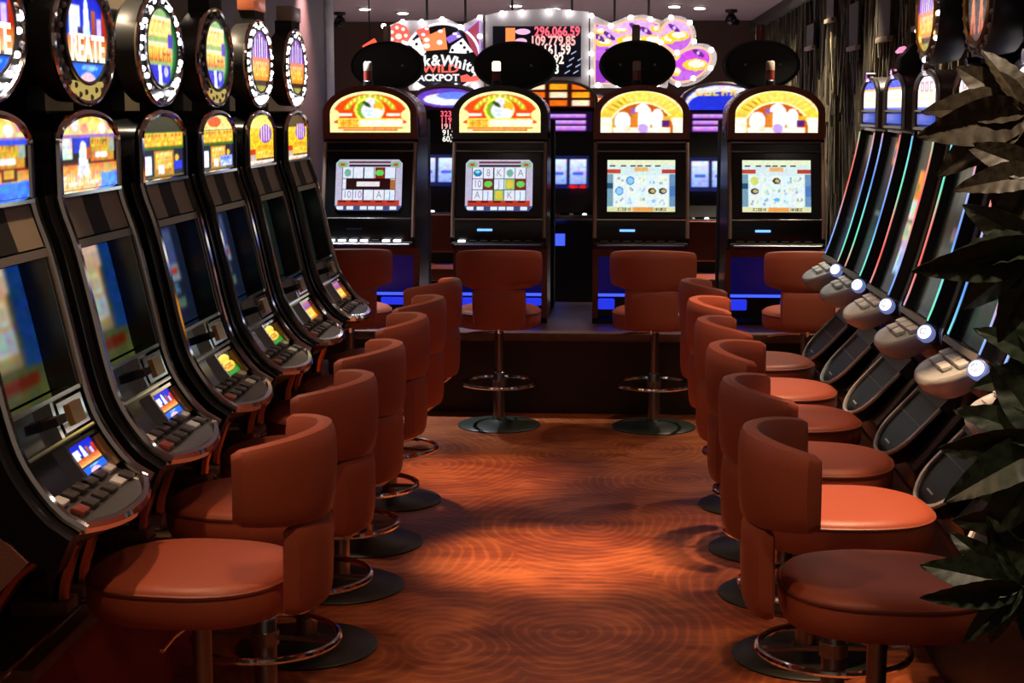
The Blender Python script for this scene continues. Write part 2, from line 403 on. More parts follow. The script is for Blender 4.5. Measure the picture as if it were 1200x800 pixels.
P('top_board', t, None, lambda b: b.prism(curved(-1.62, 1.77, -.50, .05, .97), 'z', PZ - .05, PZ, .006), M_TWOOD)

# ================================================================== STOOLS
def make_stool(x, y, rz, label):
    t = thing('bar_stool', label, 'stool', (x, y, 0), rz, 'rust leather stools')
    def outline(k, z, n=40):
        o_ = []
        for i in range(n):
            a = 2 * PI * i / n; c, s_ = math.cos(a), math.sin(a); p = 2.5
            o_.append((.012 + .248 * k * math.copysign(abs(c) ** (2 / p), c), .235 * k * math.copysign(abs(s_) ** (2 / p), s_), z))
        return o_
    seat = P('seat', t, 'seat', lambda b: b.rings([outline(.86, .566), outline(.955, .572), outline(.99, .588), outline(1, .61), outline(1, .634), outline(.985, .652), outline(.95, .664), outline(.85, .672), outline(.55, .677), outline(.2, .679)]), M_LEATHER)
    P('piping', seat, 'piping', lambda b: b.tube([(p[0], p[1], p[2]) for p in outline(.987, .65)], .0055, 6, True), M_PIPING)
    def band(b, R, z0, z1, th, amax, n, lean, rz_, nar=0):
        rings = []
        for i in range(n + 1):
            a = PI + amax * (2 * i / n - 1); e_ = abs(2 * i / n - 1); sh = 1.0
            if e_ > .93: sh = math.sqrt(max(0, 1 - ((e_ - .93) / .07) ** 2)) * .85 + .15
            ring = []
            hh = (z1 - z0) / 2 * (0.88 + .12 * sh) * (1 - nar * e_ ** 2); zc = (z0 + z1) / 2; tt = th / 2 * sh
            for j in range(16):
                q = 2 * PI * j / 16; c, s_ = math.cos(q), math.sin(q); pw = 3.2
                dr = tt * math.copysign(abs(c) ** (2 / pw), c); dz = hh * math.copysign(abs(s_) ** (2 / pw), s_)
                r_ = R + dr + lean * (dz + hh)
                ring.append((-.072 + r_ * math.cos(a), r_ * math.sin(a) * rz_, zc + dz))
            rings.append(ring)
        b.rings(rings)
    P('backrest', t, 'backrest', lambda b: band(b, .232, .795, 1.02, .06, math.radians(68), 28, .03, 1.0, .22), M_LEATHER)
    P('back_pad', t, 'backpad', lambda b: band(b, .23, .585, .805, .046, math.radians(38), 12, .02, 1.0), M_LEATHER)
    P('seat_bracket', t, 'bracket', lambda b: b.tube([(.1, 0, .557), (-.12, 0, .552), (-.2, 0, .552), (-.255, 0, .560), (-.29, 0, .585), (-.302, 0, .63), (-.302, 0, .69)], .011, 8).box(-.1, .13, -.09, .09, .549, .568), M_CHROME)
    P('post', t, 'post', lambda b: b.lathe([(.034, .02), (.034, .30), (.031, .305), (.024, .31), (.024, .55)], 18), M_CHROME2)
    ring = P('foot_ring', t, 'footring', lambda b: b.tube([(.213 * math.cos(2 * PI * i / 40), .213 * math.sin(2 * PI * i / 40), .245) for i in range(40)], .0105, 8, True), M_CHROME)
    P('ring_spoke', ring, 'ringspoke', lambda b: b.tube([(-.21, 0, .245), (.21, 0, .245)], .008, 6).lathe([(.041, .225), (.041, .265)], 16), M_CHROME2)
    P('height_lever', t, 'lever', lambda b: b.tube([(.0, .02, .535), (.02, .14, .525), (.025, .2, .512)], .006, 6), M_CHROME)
    P('base_plate', t, 'baseplate', lambda b: b.lathe([(.232, 0), (.234, .006), (.225, .012), (.09, .022), (.045, .036), (.036, .05)], 40), mat('black_green_metal', (.018, .022, .016), .4))
    return t
ST_Y = [3.66, 4.35, 4.97, 5.64, 6.24, 6.96]
SX_L, SX_R = -.985, .645
left_lab = ['rust leather stool nearest the camera in the left row, seat lit from above', 'second stool of the left row, half hidden behind the nearest one',
            'third stool of the left row counted from the camera, brownish backrest', 'fourth stool of the left row counted from the camera', 'fifth stool of the left row counted from the camera',
            'farthest stool of the left row, beside the leftmost facing stool']
right_lab = ['dim brown stool nearest the camera in the right row beside the green plant', 'second stool of the right row with the brightly lit orange seat',
             'third stool of the right row counted from the camera', 'fourth stool of the right row counted from the camera', 'fifth stool of the right row counted from the camera',
             'farthest stool of the right row, near the third facing stool']
lr = [-5, -6, -4, 3, -3, -14]; rr_ = [-3, 4, -9, 3, -4, 5]
for i in range(6):
    make_stool(SX_L, ST_Y[i], PI + math.radians(lr[i]), left_lab[i])
    make_stool(SX_R, ST_Y[i], math.radians(rr_[i]), right_lab[i])
for px, a, lab in [(412, 10, 'stool in front of the leftmost facing slot machine, partly hidden'), (585, 4, 'stool in front of the second facing slot machine from the left'),
                   (766, -6, 'stool in front of the third facing slot machine from the left'), (940, -4, 'stool in front of the rightmost facing slot machine')]:
    p = at(px, 495, 8.72); make_stool(p.x, 8.72, PI / 2 + math.radians(a), lab)

# ================================================================== curved-front helper for slanted cabinets
class Curve:
    def __init__(s, pts, n=60):
        pts = [np.array(p, float) for p in pts]; out = []
        q = [2 * pts[0] - pts[1]] + pts + [2 * pts[-1] - pts[-2]]
        for i in range(1, len(q) - 2):
            for t_ in np.linspace(0, 1, 12, endpoint=False):
                a, b, c, d = q[i - 1], q[i], q[i + 1], q[i + 2]
                out.append(.5 * ((2 * b) + (-a + c) * t_ + (2 * a - 5 * b + 4 * c - d) * t_ ** 2 + (-a + 3 * b - 3 * c + d) * t_ ** 3))
        out.append(q[-2]); s.p = np.array(out)
        s.z = s.p[:, 1]
    def at(s, z, off=0):
        x = np.interp(-z, -s.z, s.p[:, 0]); x2 = np.interp(-(z - .004), -s.z, s.p[:, 0]); x1 = np.interp(-(z + .004), -s.z, s.p[:, 0])
        tx, tz = x2 - x1, -.008; l = math.hypot(tx, tz); nx, nz = -tz / l, tx / l
        return x + nx * off, z + nz * off
    def slab(s, b, z0, z1, y0, y1, o0, o1, n=8):
        zs = np.linspace(z0, z1, n + 1)
        poly = [s.at(z, o1) for z in zs] + [s.at(z, o0) for z in zs[::-1]]
        b.prism(poly, 'y', y0, y1)

# ================================================================== LEFT ROW MACHINES
CL = Curve([(0, 1.54), (.012, 1.49), (.04, 1.404), (.075, 1.25), (.108, 1.096), (.14, .996), (.195, .91), (.245, .862), (.295, .838)])
def lz(z): return z - PZ
def arch_pts(hw, z0, zs, zt, n=20):
    return [(-hw, z0)] + [(-hw * math.cos(PI * i / n), zs + (zt - zs) * math.sin(PI * i / n)) for i in range(n + 1)] + [(hw, z0)]
SX, SZ, SC = .245, .168, 1.94
WH = (1, 1, 1)
def oval_art(v):
    c = Cv(64, 64, (.05, .05, .12))
    if v == 0:
        c.rect(0, 1, .5, 1, (.1, .25, .9), (.05, .1, .75)); c.rect(.1, .36, .38, .82, (.95, .95, 1)); c.poly([(.40, .3), (.62, .3), (.55, .85), (.50, .93), (.45, .85)], (.75, .86, .97), WH)
        c.rect(.62, .72, .45, .78, (.55, .2, .08), (.8, .35, .15)); c.rect(.76, .86, .4, .7, (.9, .75, .95)); c.rect(.88, 1, .4, .8, (.6, .12, .05), (.8, .2, .1)); c.rect(.3, .4, .4, .6, (.2, .2, .45))
        c.rect(0, 1, .26, .5, (.95, .72, .45), (.8, .32, .08)); c.rect(0, 1, .22, .26, (.15, .08, .05))
        c.rect(0, 1, 0, .22, (.1, .4, .95)); c.ell(.5, .02, .2, .1, (.95, .75, .8)); c.ell(.55, .17, .2, .03, (.5, .75, 1))
    elif v == 1:
        c.rect(0, 1, 0, 1, (.1, .4, .2)); c.ell(.45, .5, .42, .48, (.55, .7, .4)); c.rect(.08, .82, .62, .88, (1, .75, .2), (1, .95, .8)); c.glyphs(.12, .8, .64, .84, 5, (1, .98, .7), (.95, .7, .2), seed=2)
        c.rect(.08, .82, .32, .56, (.95, .65, .1), (1, .95, .75)); c.glyphs(.1, .8, .33, .5, 5, (.75, .3, .1), (1, .75, .15), seed=5); c.rect(.7, .86, .5, .68, (.25, .2, .7))
        c.rect(.1, .75, .05, .28, (.1, .15, .8)); c.poly([(.38, .02), (.5, .02), (.46, .28), (.36, .28)], (.95, .97, 1)); c.ell(.62, .2, .07, .07, (.8, .75, .95))
    else:
        c.rect(0, 1, .5, 1, (.5, .25, .75), (.3, .15, .5)); 
        for i in range(7): c.rect(.1 + i * .12, .14 + i * .12, .55, .95 - .05 * (i % 3), (.95, .9, 1))
        c.rect(0, 1, .2, .56, (.95, .55, .1), (.9, .5, .4)); c.glyphs(.1, .9, .26, .5, 6, (1, .85, .3), (1, .8, .5), seed=8); c.rect(.2, .8, .12, .2, (.12, .07, .03)); c.rect(0, 1, 0, .12, (.6, .6, .25))
    return c.speck(.06, v).blur(1)
def arch_art(v, alt=0):
    c = Cv(72, 64, (.1, .06, .05))
    if v == 0:
        c.rect(0, 1, .72, 1, (.95, .8, .6), (.95, .8, .3)); 
        for i in range(6): c.ell(.1 + .16 * i, .84 + .05 * (i % 2), .07, .07, [(1, .9, .5), (.98, .9, .95), (.95, .6, .5)][i % 3])
        c.rect(0, 1, .7, .76, (.6, .4, .75)); c.rect(.02, .2, .42, .7, (.85, .88, .85)); c.rect(.22, .5, .5, .7, (.08, .2, .85)); c.rect(.52, .95, .36, .7, (.75, .5, .12), (.85, .7, .2)); c.glyphs(.54, .84, .5, .68, 3, (.85, .75, .2), (.6, .3, .08), seed=3)
        c.rect(.6, .82, .42, .5, (.98, .98, 1)); c.rect(.86, .97, .5, .7, (.6, .65, .6)); c.rect(0, 1, .34, .37, (.35, .12, .06)); c.rect(0, 1, 0, .34, (.95, .8, .55), (.9, .5, .2))
        c.glyphs(.02, .68, .06, .3, 7, (1, .98, .9), (.95, .65, .25), seed=9); c.poly([(.28, .2), (.5, .2), (.44, .62), (.38, .68), (.33, .6)], (.88, .93, 1), WH); c.rect(.44, .54, .4, .58, (.65, .3, .15))
        c.rect(.7, 1, 0, .22, (.35, .6, .98)); c.rect(.76, .88, .2, .32, (.8, .65, .3))
        if alt: c.rect(0, 1, .66, .72, (.15, .3, .9)); c.rect(.3, .55, .36, .48, WH); c.rect(.62, .84, .22, .38, (.3, .12, .02)); c.rect(.66, .8, .25, .35, (.85, .65, .2)); c.rect(.5, 1, 0, .2, (.25, .5, .95))
    elif v == 1:
        c.rect(0, 1, .74, 1, (.06, .12, .07) if not alt else (.95, .85, .5)); 
        if alt: c.ell(.4, .88, .2, .1, (.9, .3, .12)); c.rect(0, 1, .7, .75, (1, .9, .75))
        c.rect(0, 1, .46, .74, (.2, .4, .12)); c.rect(.02, .98, .5, .72, (.9, .6, .1), (.98, .85, .3)); c.glyphs(.05, .45, .52, .7, 5, (.98, .85, .3), (.8, .45, .1), seed=6); c.glyphs(.52, .95, .52, .7, 5, (.98, .85, .3), (.8, .45, .1), seed=7)
        c.rect(0, 1, .0, .46, (.08, .07, .2)); c.rect(0, .2, .05, .36, (.97, .97, 1)); c.rect(.26, .74, .02, .44, (.75, .5, .1)); c.rect(.3, .7, .14, .41, (.95, .75, .35)); c.glyphs(.32, .7, .22, .4, 4, (.85, .6, .2), (1, .9, .6), seed=8)
        c.rect(.36, .5, .06, .2, (.97, .97, .98)); c.rect(.76, .95, .1, .24, (.1, .2, .9)); c.ell(.82, .3, .06, .06, (.85, .7, .2)); c.rect(0, 1, 0, .03, (.4, .35, .1))
        if alt: c.rect(.56, .95, .04, .24, (.55, .65, .95)); c.glyphs(.58, .93, .06, .22, 4, (.95, .97, 1), (.3, .4, .8), seed=9)
    else:
        c.rect(0, 1, .72, 1, (.95, .9, .5), (.8, .85, .3)) if not alt else c.rect(0, 1, .72, 1, (.15, .05, .04))
        c.rect(0, 1, .0, .72, (.95, .75, .15)); c.ell(.68, .6, .25, .2, (.55, .3, .7)); 
        for i in range(4): c.rect(.5 + .1 * i, .53 + .1 * i, .45, .78, (.97, .93, 1))
        c.rect(.3, .95, .08, .36, (1, .8, .1), (1, .65, .1)); c.glyphs(.34, .92, .1, .34, 4, (1, .9, .4), (.95, .6, .1), seed=3); c.rect(0, .28, .18, .3, (.75, .2, .1)); c.rect(0, .28, .05, .17, (.75, .65, .7)); c.rect(0, 1, 0, .05, (.95, .9, .8)); c.rect(.3, 1, .05, .08, (.2, .08, .02))
    return c.speck(.10, 20 + v).blur(1)
def screen_art(v):
    c = Cv(48, 80, (.25, .25, .22))
    if v == 0:
        c.rect(0, 1, .8, 1, (.75, .6, .45), (.85, .7, .6)); c.rect(0, .72, .25, .82, (.5, .45, .3), (.75, .62, .45)); c.rect(.78, 1, 0, 1, (.08, .2, .4)); c.rect(.05, .72, .35, .55, (.65, .65, .6)); c.glyphs(.08, .7, .58, .75, 4, (.7, .75, .75), (.85, .75, .6), seed=2); c.glyphs(.08, .7, .38, .52, 4, (.5, .6, .65), seed=3); c.rect(0, 1, .0, .22, (.25, .27, .16)); c.rect(.05, .9, .08, .17, (.35, .1, .06))
    elif v == 1:
        c.rect(0, 1, 0, 1, (.1, .13, .2)); c.rect(.0, .8, .6, .98, (.25, .3, .45)); c.rect(0, .8, .42, .6, (.45, .5, .55)); c.rect(.05, .75, .5, .56, (.6, .2, .15)); c.glyphs(.08, .75, .28, .4, 4, (.35, .5, .6), seed=4); c.rect(0, .8, .14, .25, (.3, .4, .35)); c.rect(.1, .5, .16, .2, (.2, .6, .3))
    else:
        c.rect(0, 1, 0, 1, (.10, .13, .12)); c.rect(.05, .8, .45, .95, (.18, .25, .25)); c.ell(.4, .7, .25, .15, (.5, .55, .5)); c.glyphs(.1, .8, .25, .4, 4, (.3, .4, .4), seed=5); c.rect(.1, .8, .05, .2, (.3, .22, .12)); c.rect(.2, .6, .5, .58, (.5, .35, .25))
    return c.speck(.10, 40 + v).blur(5)
def small_art(v):
    if v == 0:
        c = oval_art(0); return c
    if v == 1:
        c = Cv(32, 40, (.1, .5, .15)); c.rect(0, 1, .3, 1, (.12, .12, .05)); c.ell(.45, .75, .4, .2, (.95, .75, .15), (1, .9, .4)); c.ell(.5, .4, .45, .22, (.95, .7, .1), (1, .85, .35)); c.glyphs(.15, .8, .3, .5, 4, (.7, .35, .05), seed=1); return c
    c = Cv(32, 40, (.9, .5, .1)); c.rect(0, 1, .6, 1, (.45, .25, .6), (.75, .4, .5)); c.rect(.1, .9, .1, .55, (1, .75, .15), (1, .6, .15)); c.glyphs(.1, .9, .15, .5, 4, (1, .9, .4), seed=2); return c
ART1 = art_mat(1.15); ART_S = art_mat(.85)
def left_machine(y, v, alt, lit, candle, label):
    t = thing('slot_machine', label, 'slot machine', (-1.41, y, PZ), 0, 'slanted slot machines of the left row')
    dz = -PZ
    HW = .25
    # cabinet: side profile
    front = [CL.at(z, -.085) for z in np.linspace(1.5, .90, 16)]
    prof = [(-.42, 0), (-.42, 1.62 + dz), (-.03, 1.62 + dz)] + [(x, z + dz) for x, z in front] + [(.06, .80 + dz), (-.06, .70 + dz), (-.10, .55 + dz), (-.10, 0)]
    P('cabinet', t, 'L_cab', lambda b: b.prism(prof, 'y', -.325, .325), M_BLACK)
    P('head_box', t, 'L_head', lambda b: b.prism([(a, z + dz) for a, z in arch_pts(.262, 1.50, 1.668, 1.752)], 'x', -.3, -.012), M_BLACK)
    # side fins outside the rails
    def fin(sg):
        def f(b):
            zs = np.linspace(1.54, .85, 24)
            poly = [CL.at(z, -.012) for z in zs] + [CL.at(z, -.1) for z in zs[::-1]]
            b.prism([(x, z + dz) for x, z in poly], 'y', min(sg * .24, sg * .318), max(sg * .24, sg * .318))
        return f
    for sg in (-1, 1): P('side_fin', t, 'L_fin%d' % sg, fin(sg), M_BLACK)
    # lit arched glass and its chrome frame
    hw2, z0, zs, zt = .232, 1.545, 1.663, 1.736
    def msk(u, v_):
        yy = (u - .5) * 2; z = z0 + v_ * (zt - z0)
        return z <= zs or ((z - zs) / (zt - zs)) ** 2 + yy ** 2 <= 1.0
    art('arched_glass', t, 'L_arch%d%d' % (v, alt), arch_art(v, alt), lambda u, v_: (.002, (u - .5) * 2 * hw2, z0 + v_ * (zt - z0) + dz), ART1, msk)
    P('arch_frame', t, 'L_archframe', lambda b: b.tube([(0.0, a, z + dz) for a, z in arch_pts(.243, 1.53, 1.668, 1.745)], .0125, 8).tube([(0.004, -.245, 1.535 + dz), (.004, .245, 1.535 + dz)], .009, 6), M_CHROME)
    for sg in (-1, 1):
        P('side_rail', t, 'L_rail%d' % sg, lambda b: b.tube([(CL.at(z, .0)[0], sg * .25, CL.at(z, 0)[1] + dz) for z in np.linspace(1.535, .846, 26)], .013, 8), M_CHROME)
    P('nose_trim', t, 'L_nose', lambda b: b.tube([(.250 + .055 * (1 - (yy / .25) ** 2), yy, .848 - .02 * (1 - (yy / .25) ** 2) + dz) for yy in np.linspace(-.25, .25, 17)], .017, 8), M_CHROME)
    P('nose_underside', t, 'L_under', lambda b: b.rings([[(.05 + (x_ + .06 * (1 - (yy / .25) ** 2)) * k, yy, z_ + dz) for yy in np.linspace(-.25, .25, 13)] + [(-.04, .25, z_ + dz), (-.04, -.25, z_ + dz)] for (x_, k, z_) in [(.195, 1, .845), (.185, 1, .815), (.135, .9, .775), (.05, .6, .735)]]), mat('red_brown_lacquer', (.10, .032, .022), .25))
    # striped speaker band
    for (ya, yb_, m_) in [(-.235, -.07, mat('tan_grille', (.30, .26, .19), .6, bump=.3, bscale=300)), (-.07, .07, M_MATTE), (.07, .235, mat('tan_grille', (.16, .12, .075)))]:
        P('speaker_grille', t, 'L_spk%g' % ya, lambda b: [CL.slab(b, 1.525, 1.425, ya, yb_, -.08, -.004, 4), b.v.__setitem__(slice(None), [(p[0], p[1], p[2] + dz) for p in b.v])], m_)
    def S(z0_, z1_, y0, y1, o0, o1, n=6):
        def f(b):
            k0 = len(b.v); CL.slab(b, z0_, z1_, y0, y1, o0, o1, n); b.v[k0:] = [(p[0], p[1], p[2] + dz) for p in b.v[k0:]]
        return f
    fr = P('screen_frame', t, 'L_sf', S(1.42, 1.40, -.237, .237, -.08, .002), M_GREY)
    P('frame_side', fr, 'L_sf1', S(1.40, 1.085, -.237, -.222, -.08, 0), M_GREY); P('frame_side', fr, 'L_sf2', S(1.40, 1.085, .205, .237, -.08, .0), M_BLACK)
    P('frame_lip', fr, 'L_sf3', S(1.40, 1.085, .222, .237, -.01, .004), M_GREY)
    scr = lambda u, v_: (CL.at(1.09 + v_ * .308, -.07)[0], -.222 + u * .427, CL.at(1.09 + v_ * .308, -.07)[1] + dz)
    art('screen', t, 'L_scr%d' % v, screen_art(v), scr, ART_S)
    # note acceptor row
    P('lower_panel', t, 'L_lp', S(1.08, .905, -.237, .237, -.085, -.022, 8), M_NAVY)
    for i, q in enumerate([(1.088, 1.078, -.237, .237), (.993, .985, -.237, .237), (1.077, .994, .0, .018)]): P('panel_divider', t, 'L_pd%d' % i, S(*q, -.05, .001), M_CHROME)
    nt = P('note_acceptor', t, 'L_na', S(1.07, 1.0, .03, .2, -.06, .004), M_CHROME)
    P('brass_plate', nt, 'L_bp', S(1.058, 1.008, .085, .165, -.02, .012), M_BRASS)
    P('note_slot', nt, 'L_ns', S(1.045, 1.025, -.03, .03, -.06, .018), M_MATTE)
    P('display_frame', t, 'L_df', S(.978, .905, .0, .012, -.05, -.004), M_CHROME); P('display_frame', t, 'L_df2', S(.978, .97, .013, .22, -.05, -.004), M_CHROME)
    sa = lambda u, v_: (CL.at(.908 + v_ * .062, -.012)[0], .014 + u * .165, CL.at(.908 + v_ * .062, -.012)[1] + dz)
    art('help_display', t, 'L_sm%d' % v, small_art(v), sa, ART1)
    P('gold_side_strip', t, 'L_gs', S(.965, .895, .19, .232, -.05, -.006), M_BRASS)
    # button deck
    P('button_deck', t, 'L_deck', lambda b: b.rings([[(x_ + (.05 * (1 - (yy / .24) ** 2) if q else 0), yy, z_ + dz) for yy in np.linspace(-.24, .24, 9)] + [(.12, .24, z3 + dz), (.12, -.24, z3 + dz)] for q, x_, z_, z3 in [(1, .252, .815, .815), (1, .255, .848, .90)]]), mat('charcoal_deck', (.07, .07, .068), .3))
    for r_ in range(2):
        for k in range(6):
            m_ = mat('red_key', (.25, .05, .03), .3) if (k == 0 and r_ == 1) else M_KEYD if (k + r_) % 5 else M_KEY
            xx = .188 + .046 * r_; yy = -.17 + .068 * k
            zz = .90 - (xx - .12) * .36
            P('button', t, 'L_btn', lambda b: b.box(-.016, .016, -.024, .024, 0, .014, .004), m_, (xx, yy, zz + .004 + dz), (0, .34, 0))
    # leg and side plate
    for sg in (-1, 1):
        P('leg', t, 'L_leg%d' % sg, lambda b: b.tube([(.19, sg * .27, .80 + dz), (.12, sg * .27, .745 + dz), (.06, sg * .27, .66 + dz), (.03, sg * .27, .57 + dz), (.02, sg * .27, .50 + dz)], [.012, .018, .02, .02, .022], 8), mat('red_chrome', (.35, .15, .11), .2, 1))
        P('side_plate', t, 'L_plate%d' % sg, lambda b: b.prism([(-.06, .98 + dz), (.13, .83 + dz), (.17, .79 + dz), (.10, .72 + dz), (.04, .64 + dz), (.01, .52 + dz), (-.02, .52 + dz), (-.03, .70 + dz)], 'y', min(sg * .302, sg * .327), max(sg * .302, sg * .327)), M_SPECKLE)
        P('foot', t, 'L_foot%d' % sg, lambda b: b.box(-.1, .05, min(sg * .24, sg * .325), max(sg * .24, sg * .325), 0, .04, .005), M_SPECKLE)
    P('foot_trim', t, 'L_ft', lambda b: b.tube([(-.08, -.332, .008), (.045, -.332, .008), (.055, -.31, .008), (.055, .31, .008)], .006, 6), M_CHROME)
    # oval sign on top
    s = P('topper_sign', t, 'L_sign', lambda b: b.rings([[(x_, SX * k * math.cos(2 * PI * i / 40), SC + SZ * k * math.sin(2 * PI * i / 40) + dz) for i in range(40)] for x_, k in [(-.09, .86), (-.07, .98), (-.01, 1.0), (.0, .97)]]), mat('smoked_mirror', (.07, .065, .06), .4, .5))
    P('sign_rim', s, 'L_rim', lambda b: b.tube([(.0, SX * math.cos(2 * PI * i / 48), SC + SZ * math.sin(2 * PI * i / 48) + dz) for i in range(48)], .0095, 8, True), M_CHROME)
    P('sign_box', s, 'L_sbox', lambda b: b.box(-.30, -.085, -.205, .205, 1.82 + dz, 2.06 + dz, .02), M_MATTE)
    P('sign_neck', s, 'L_neck', lambda b: b.box(-.26, -.14, -.07, .07, 1.60 + dz, 1.83 + dz), M_MATTE)
    k = .70
    art('sign_face', s, 'L_oval%d' % v, oval_art(v), lambda u, v_: (.006, (u - .5) * 2 * SX * k, SC + .008 + (v_ - .5) * 2 * SZ * .74 + dz), ART1, lambda u, v_: (2 * u - 1) ** 2 + (2 * v_ - 1) ** 2 <= 1)
    P('face_ring', s, 'L_fring', lambda b: b.tube([(.006, SX * k * math.cos(2 * PI * i / 40), SC + .008 + SZ * .74 * math.sin(2 * PI * i / 40) + dz) for i in range(40)], .006, 6, True), M_CHROME2)
    if v == 0: text('sign_lettering', s, 'REATE', .098, (.009, 0, SC - .026 + dz), (PI / 2, 0, PI / 2), emis('white_orange_letter', (1, .9, .75), 1.1), 'CENTER', .98, .001, .003)
    rb = random.Random(y)
    for i in range(30):
        a = 2 * PI * i / 30; kk = .86 + (.05 if i % 2 else -.03)
        m_ = M_BULB if (lit and rb.random() < lit) else M_BULBOFF
        P('bulb', s, 'L_bulb', lambda b: b.ball((0, 0, 0), .009, 8, 5), m_, (.004, SX * kk * math.cos(a), SC + SZ * kk * math.sin(a) + dz))
    if not lit:
        P('gold_scroll', s, 'L_scroll', lambda b: b.prism([(.13 * math.cos(a), SC - .145 + .028 * math.sin(a) + dz + .03 * (math.cos(a) ** 2)) for a in np.linspace(0, 2 * PI, 17)[:-1]], 'x', -.002, .006), mat('gold_enamel', (.5, .36, .08), .3, emit=(.8, .6, .15), estr=.5))
    cd = P('tower_lamp', t, 'L_candle', lambda b: b.box(-.06, 0.01, -.105, .105, 2.145 + dz, 2.21 + dz, .006), candle)
    P('lamp_base', cd, 'L_cbase', lambda b: b.box(-.07, .005, -.09, .09, 2.05 + dz, 2.146 + dz), M_MATTE)
    return t
LM_Y = [3.54, 4.23, 4.95, 5.65, 6.36, 7.10]
LM = [(0, 1, .75, M_CANDG, 'slot machine at the left picture edge, sign cut off, blue and orange art'),
      (0, 0, 0, M_CANDG, 'second slot machine of the left row with unlit oval sign, white tower on blue'),
      (1, 0, .85, M_CANDG, 'third slot machine of the left row, bulb-ringed oval with yellow banners on green'),
      (1, 1, 0, M_CANDG, 'fourth slot machine of the left row, unlit oval rim with yellow banners on green'),
      (2, 0, 1, M_CANDR, 'fifth slot machine of the left row, white bulbs around purple and orange oval, copper lamp'),
      (2, 1, .9, M_CANDG, 'farthest slot machine of the left row with purple and orange oval sign')]
for y, (v, alt, lit, cdl, lab) in zip(LM_Y, LM): left_machine(y, v, alt, lit, cdl, lab)

# ================================================================== RIGHT ROW MACHINES
CR = Curve([(0, 1.68), (.012, 1.60), (.032, 1.50), (.065, 1.36), (.105, 1.21), (.14, 1.10), (.158, 1.055)])
def led_mat():
    m, N, L, b = newmat('rainbow_led')
    tc = N.new('ShaderNodeTexCoord'); oi = N.new('ShaderNodeObjectInfo'); sp = N.new('ShaderNodeSeparateXYZ'); L.new(tc.outputs['Object'], sp.inputs[0])
    a = N.new('ShaderNodeMath'); a.operation = 'MULTIPLY_ADD'; a.inputs[1].default_value = 1.15
    L.new(sp.outputs[2], a.inputs[0]); L.new(oi.outputs['Random'], a.inputs[2])
    fr = N.new('ShaderNodeMath'); fr.operation = 'FRACT'; L.new(a.outputs[0], fr.inputs[0])
    cr = N.new('ShaderNodeValToRGB'); e = cr.color_ramp.elements
    e[0].position = 0; e[0].color = (.9, .12, .10, 1); e[1].position = 1; e[1].color = (.9, .12, .10, 1)
    for p, c in [(.16, (.85, .25, .2)), (.3, (.15, .8, .5)), (.45, (.2, .75, .75)), (.6, (.12, .3, .95)), (.75, (.3, .45, .95)), (.88, (.75, .3, .3))]:
        q = e.new(p); q.color = (*c, 1)
    L.new(fr.outputs[0], cr.inputs[0]); L.new(cr.outputs[0], b.inputs['Emission Color']); b.inputs['Emission Strength'].default_value = 1.1
    b.inputs['Base Color'].default_value = (.02, .02, .02, 1); return m
M_LED = led_mat(); M_LED.cycles.emission_sampling = 'NONE'
def rscreen_art(v):
    c = Cv(40, 80, (.015, .03, .03)); c.rect(.08, .92, .05, .95, (.03, .06, .055))
    if v == 0: c.rect(.55, .9, .86, .97, (.75, .45, .15)); c.rect(.55, .85, .76, .84, (.35, .2, .45)); c.rect(.2, .8, .3, .33, (.12, .2, .2))
    elif v == 1: c.rect(.5, .9, .8, .97, (.8, .55, .12)); c.rect(.55, .85, .86, .92, (.2, .2, .7)); c.rect(.3, .6, .42, .46, (.5, .5, .42)); c.glyphs(.2, .8, .15, .3, 4, (.1, .16, .16), seed=2)
    elif v == 2: c.rect(.4, .9, .62, .8, (.95, .55, .1)); c.rect(.4, .9, .48, .62, (.95, .92, .85)); c.rect(.4, .9, .34, .46, (.85, .8, .65)); c.rect(.45, .95, .12, .34, (.55, .8, .95), (.8, .7, .75)); c.glyphs(.48, .9, .14, .3, 3, (.9, .95, 1), seed=4)
    elif v == 3: c.rect(.45, .9, .6, .95, (.12, .15, .16)); c.glyphs(.5, .88, .65, .85, 3, (.3, .36, .36), seed=3); c.rect(.55, .8, .44, .52, (.5, .42, .35)); c.rect(.2, .8, .05, .4, (.16, .19, .13))
    else: c.rect(.2, .85, .05, .9, (.14, .19, .12), (.2, .25, .2)); c.rect(.3, .6, .2, .6, (.2, .25, .2))
    return c.speck(.15, 60 + v).blur(2)
def rhead_art(v):
    c = Cv(32, 40, (.9, .93, .98)); c.rect(0, 1, .75, 1, (.1, .3, .9)) ; c.rect(0, 1, .68, .76, (.95, .65, .25)); c.rect(0, 1, 0, .68, (.95, .93, .8), (.98, .99, 1)); c.glyphs(.15, .85, .3, .55, 4, (.85, .85, .7), seed=v)
    if v >= 2: c.rect(0, 1, .6, 1, (.95, .93, .97)); c.glyphs(.15, .9, .55, .85, 3, (.75, .6, .65), seed=5)
    c.rect(0, 1, 0, .08, (.2, .4, .9)); return c
def dark_art():
    c = Cv(40, 40, (.05, .02, .02))
    for i, (u, t_) in enumerate([(.2, .1), (.36, -.12), (.55, .1), (.7, -.1), (.84, .1)]): c.poly([(u, .1), (u + .09, .1), (u + .09 + t_, .8), (u + t_, .8)], (.75, .32, .1), (.95, .65, .4))
    return c.blur(1)
def tongue(x0, x1, hw, n=14, e=.6):
    return [(x0, -hw)] + [(x0 + (x1 - x0) * (.35 + .65 * math.sin(PI * i / n) ** e), -hw * math.cos(PI * i / n)) for i in range(n + 1)] + [(x0, hw)]
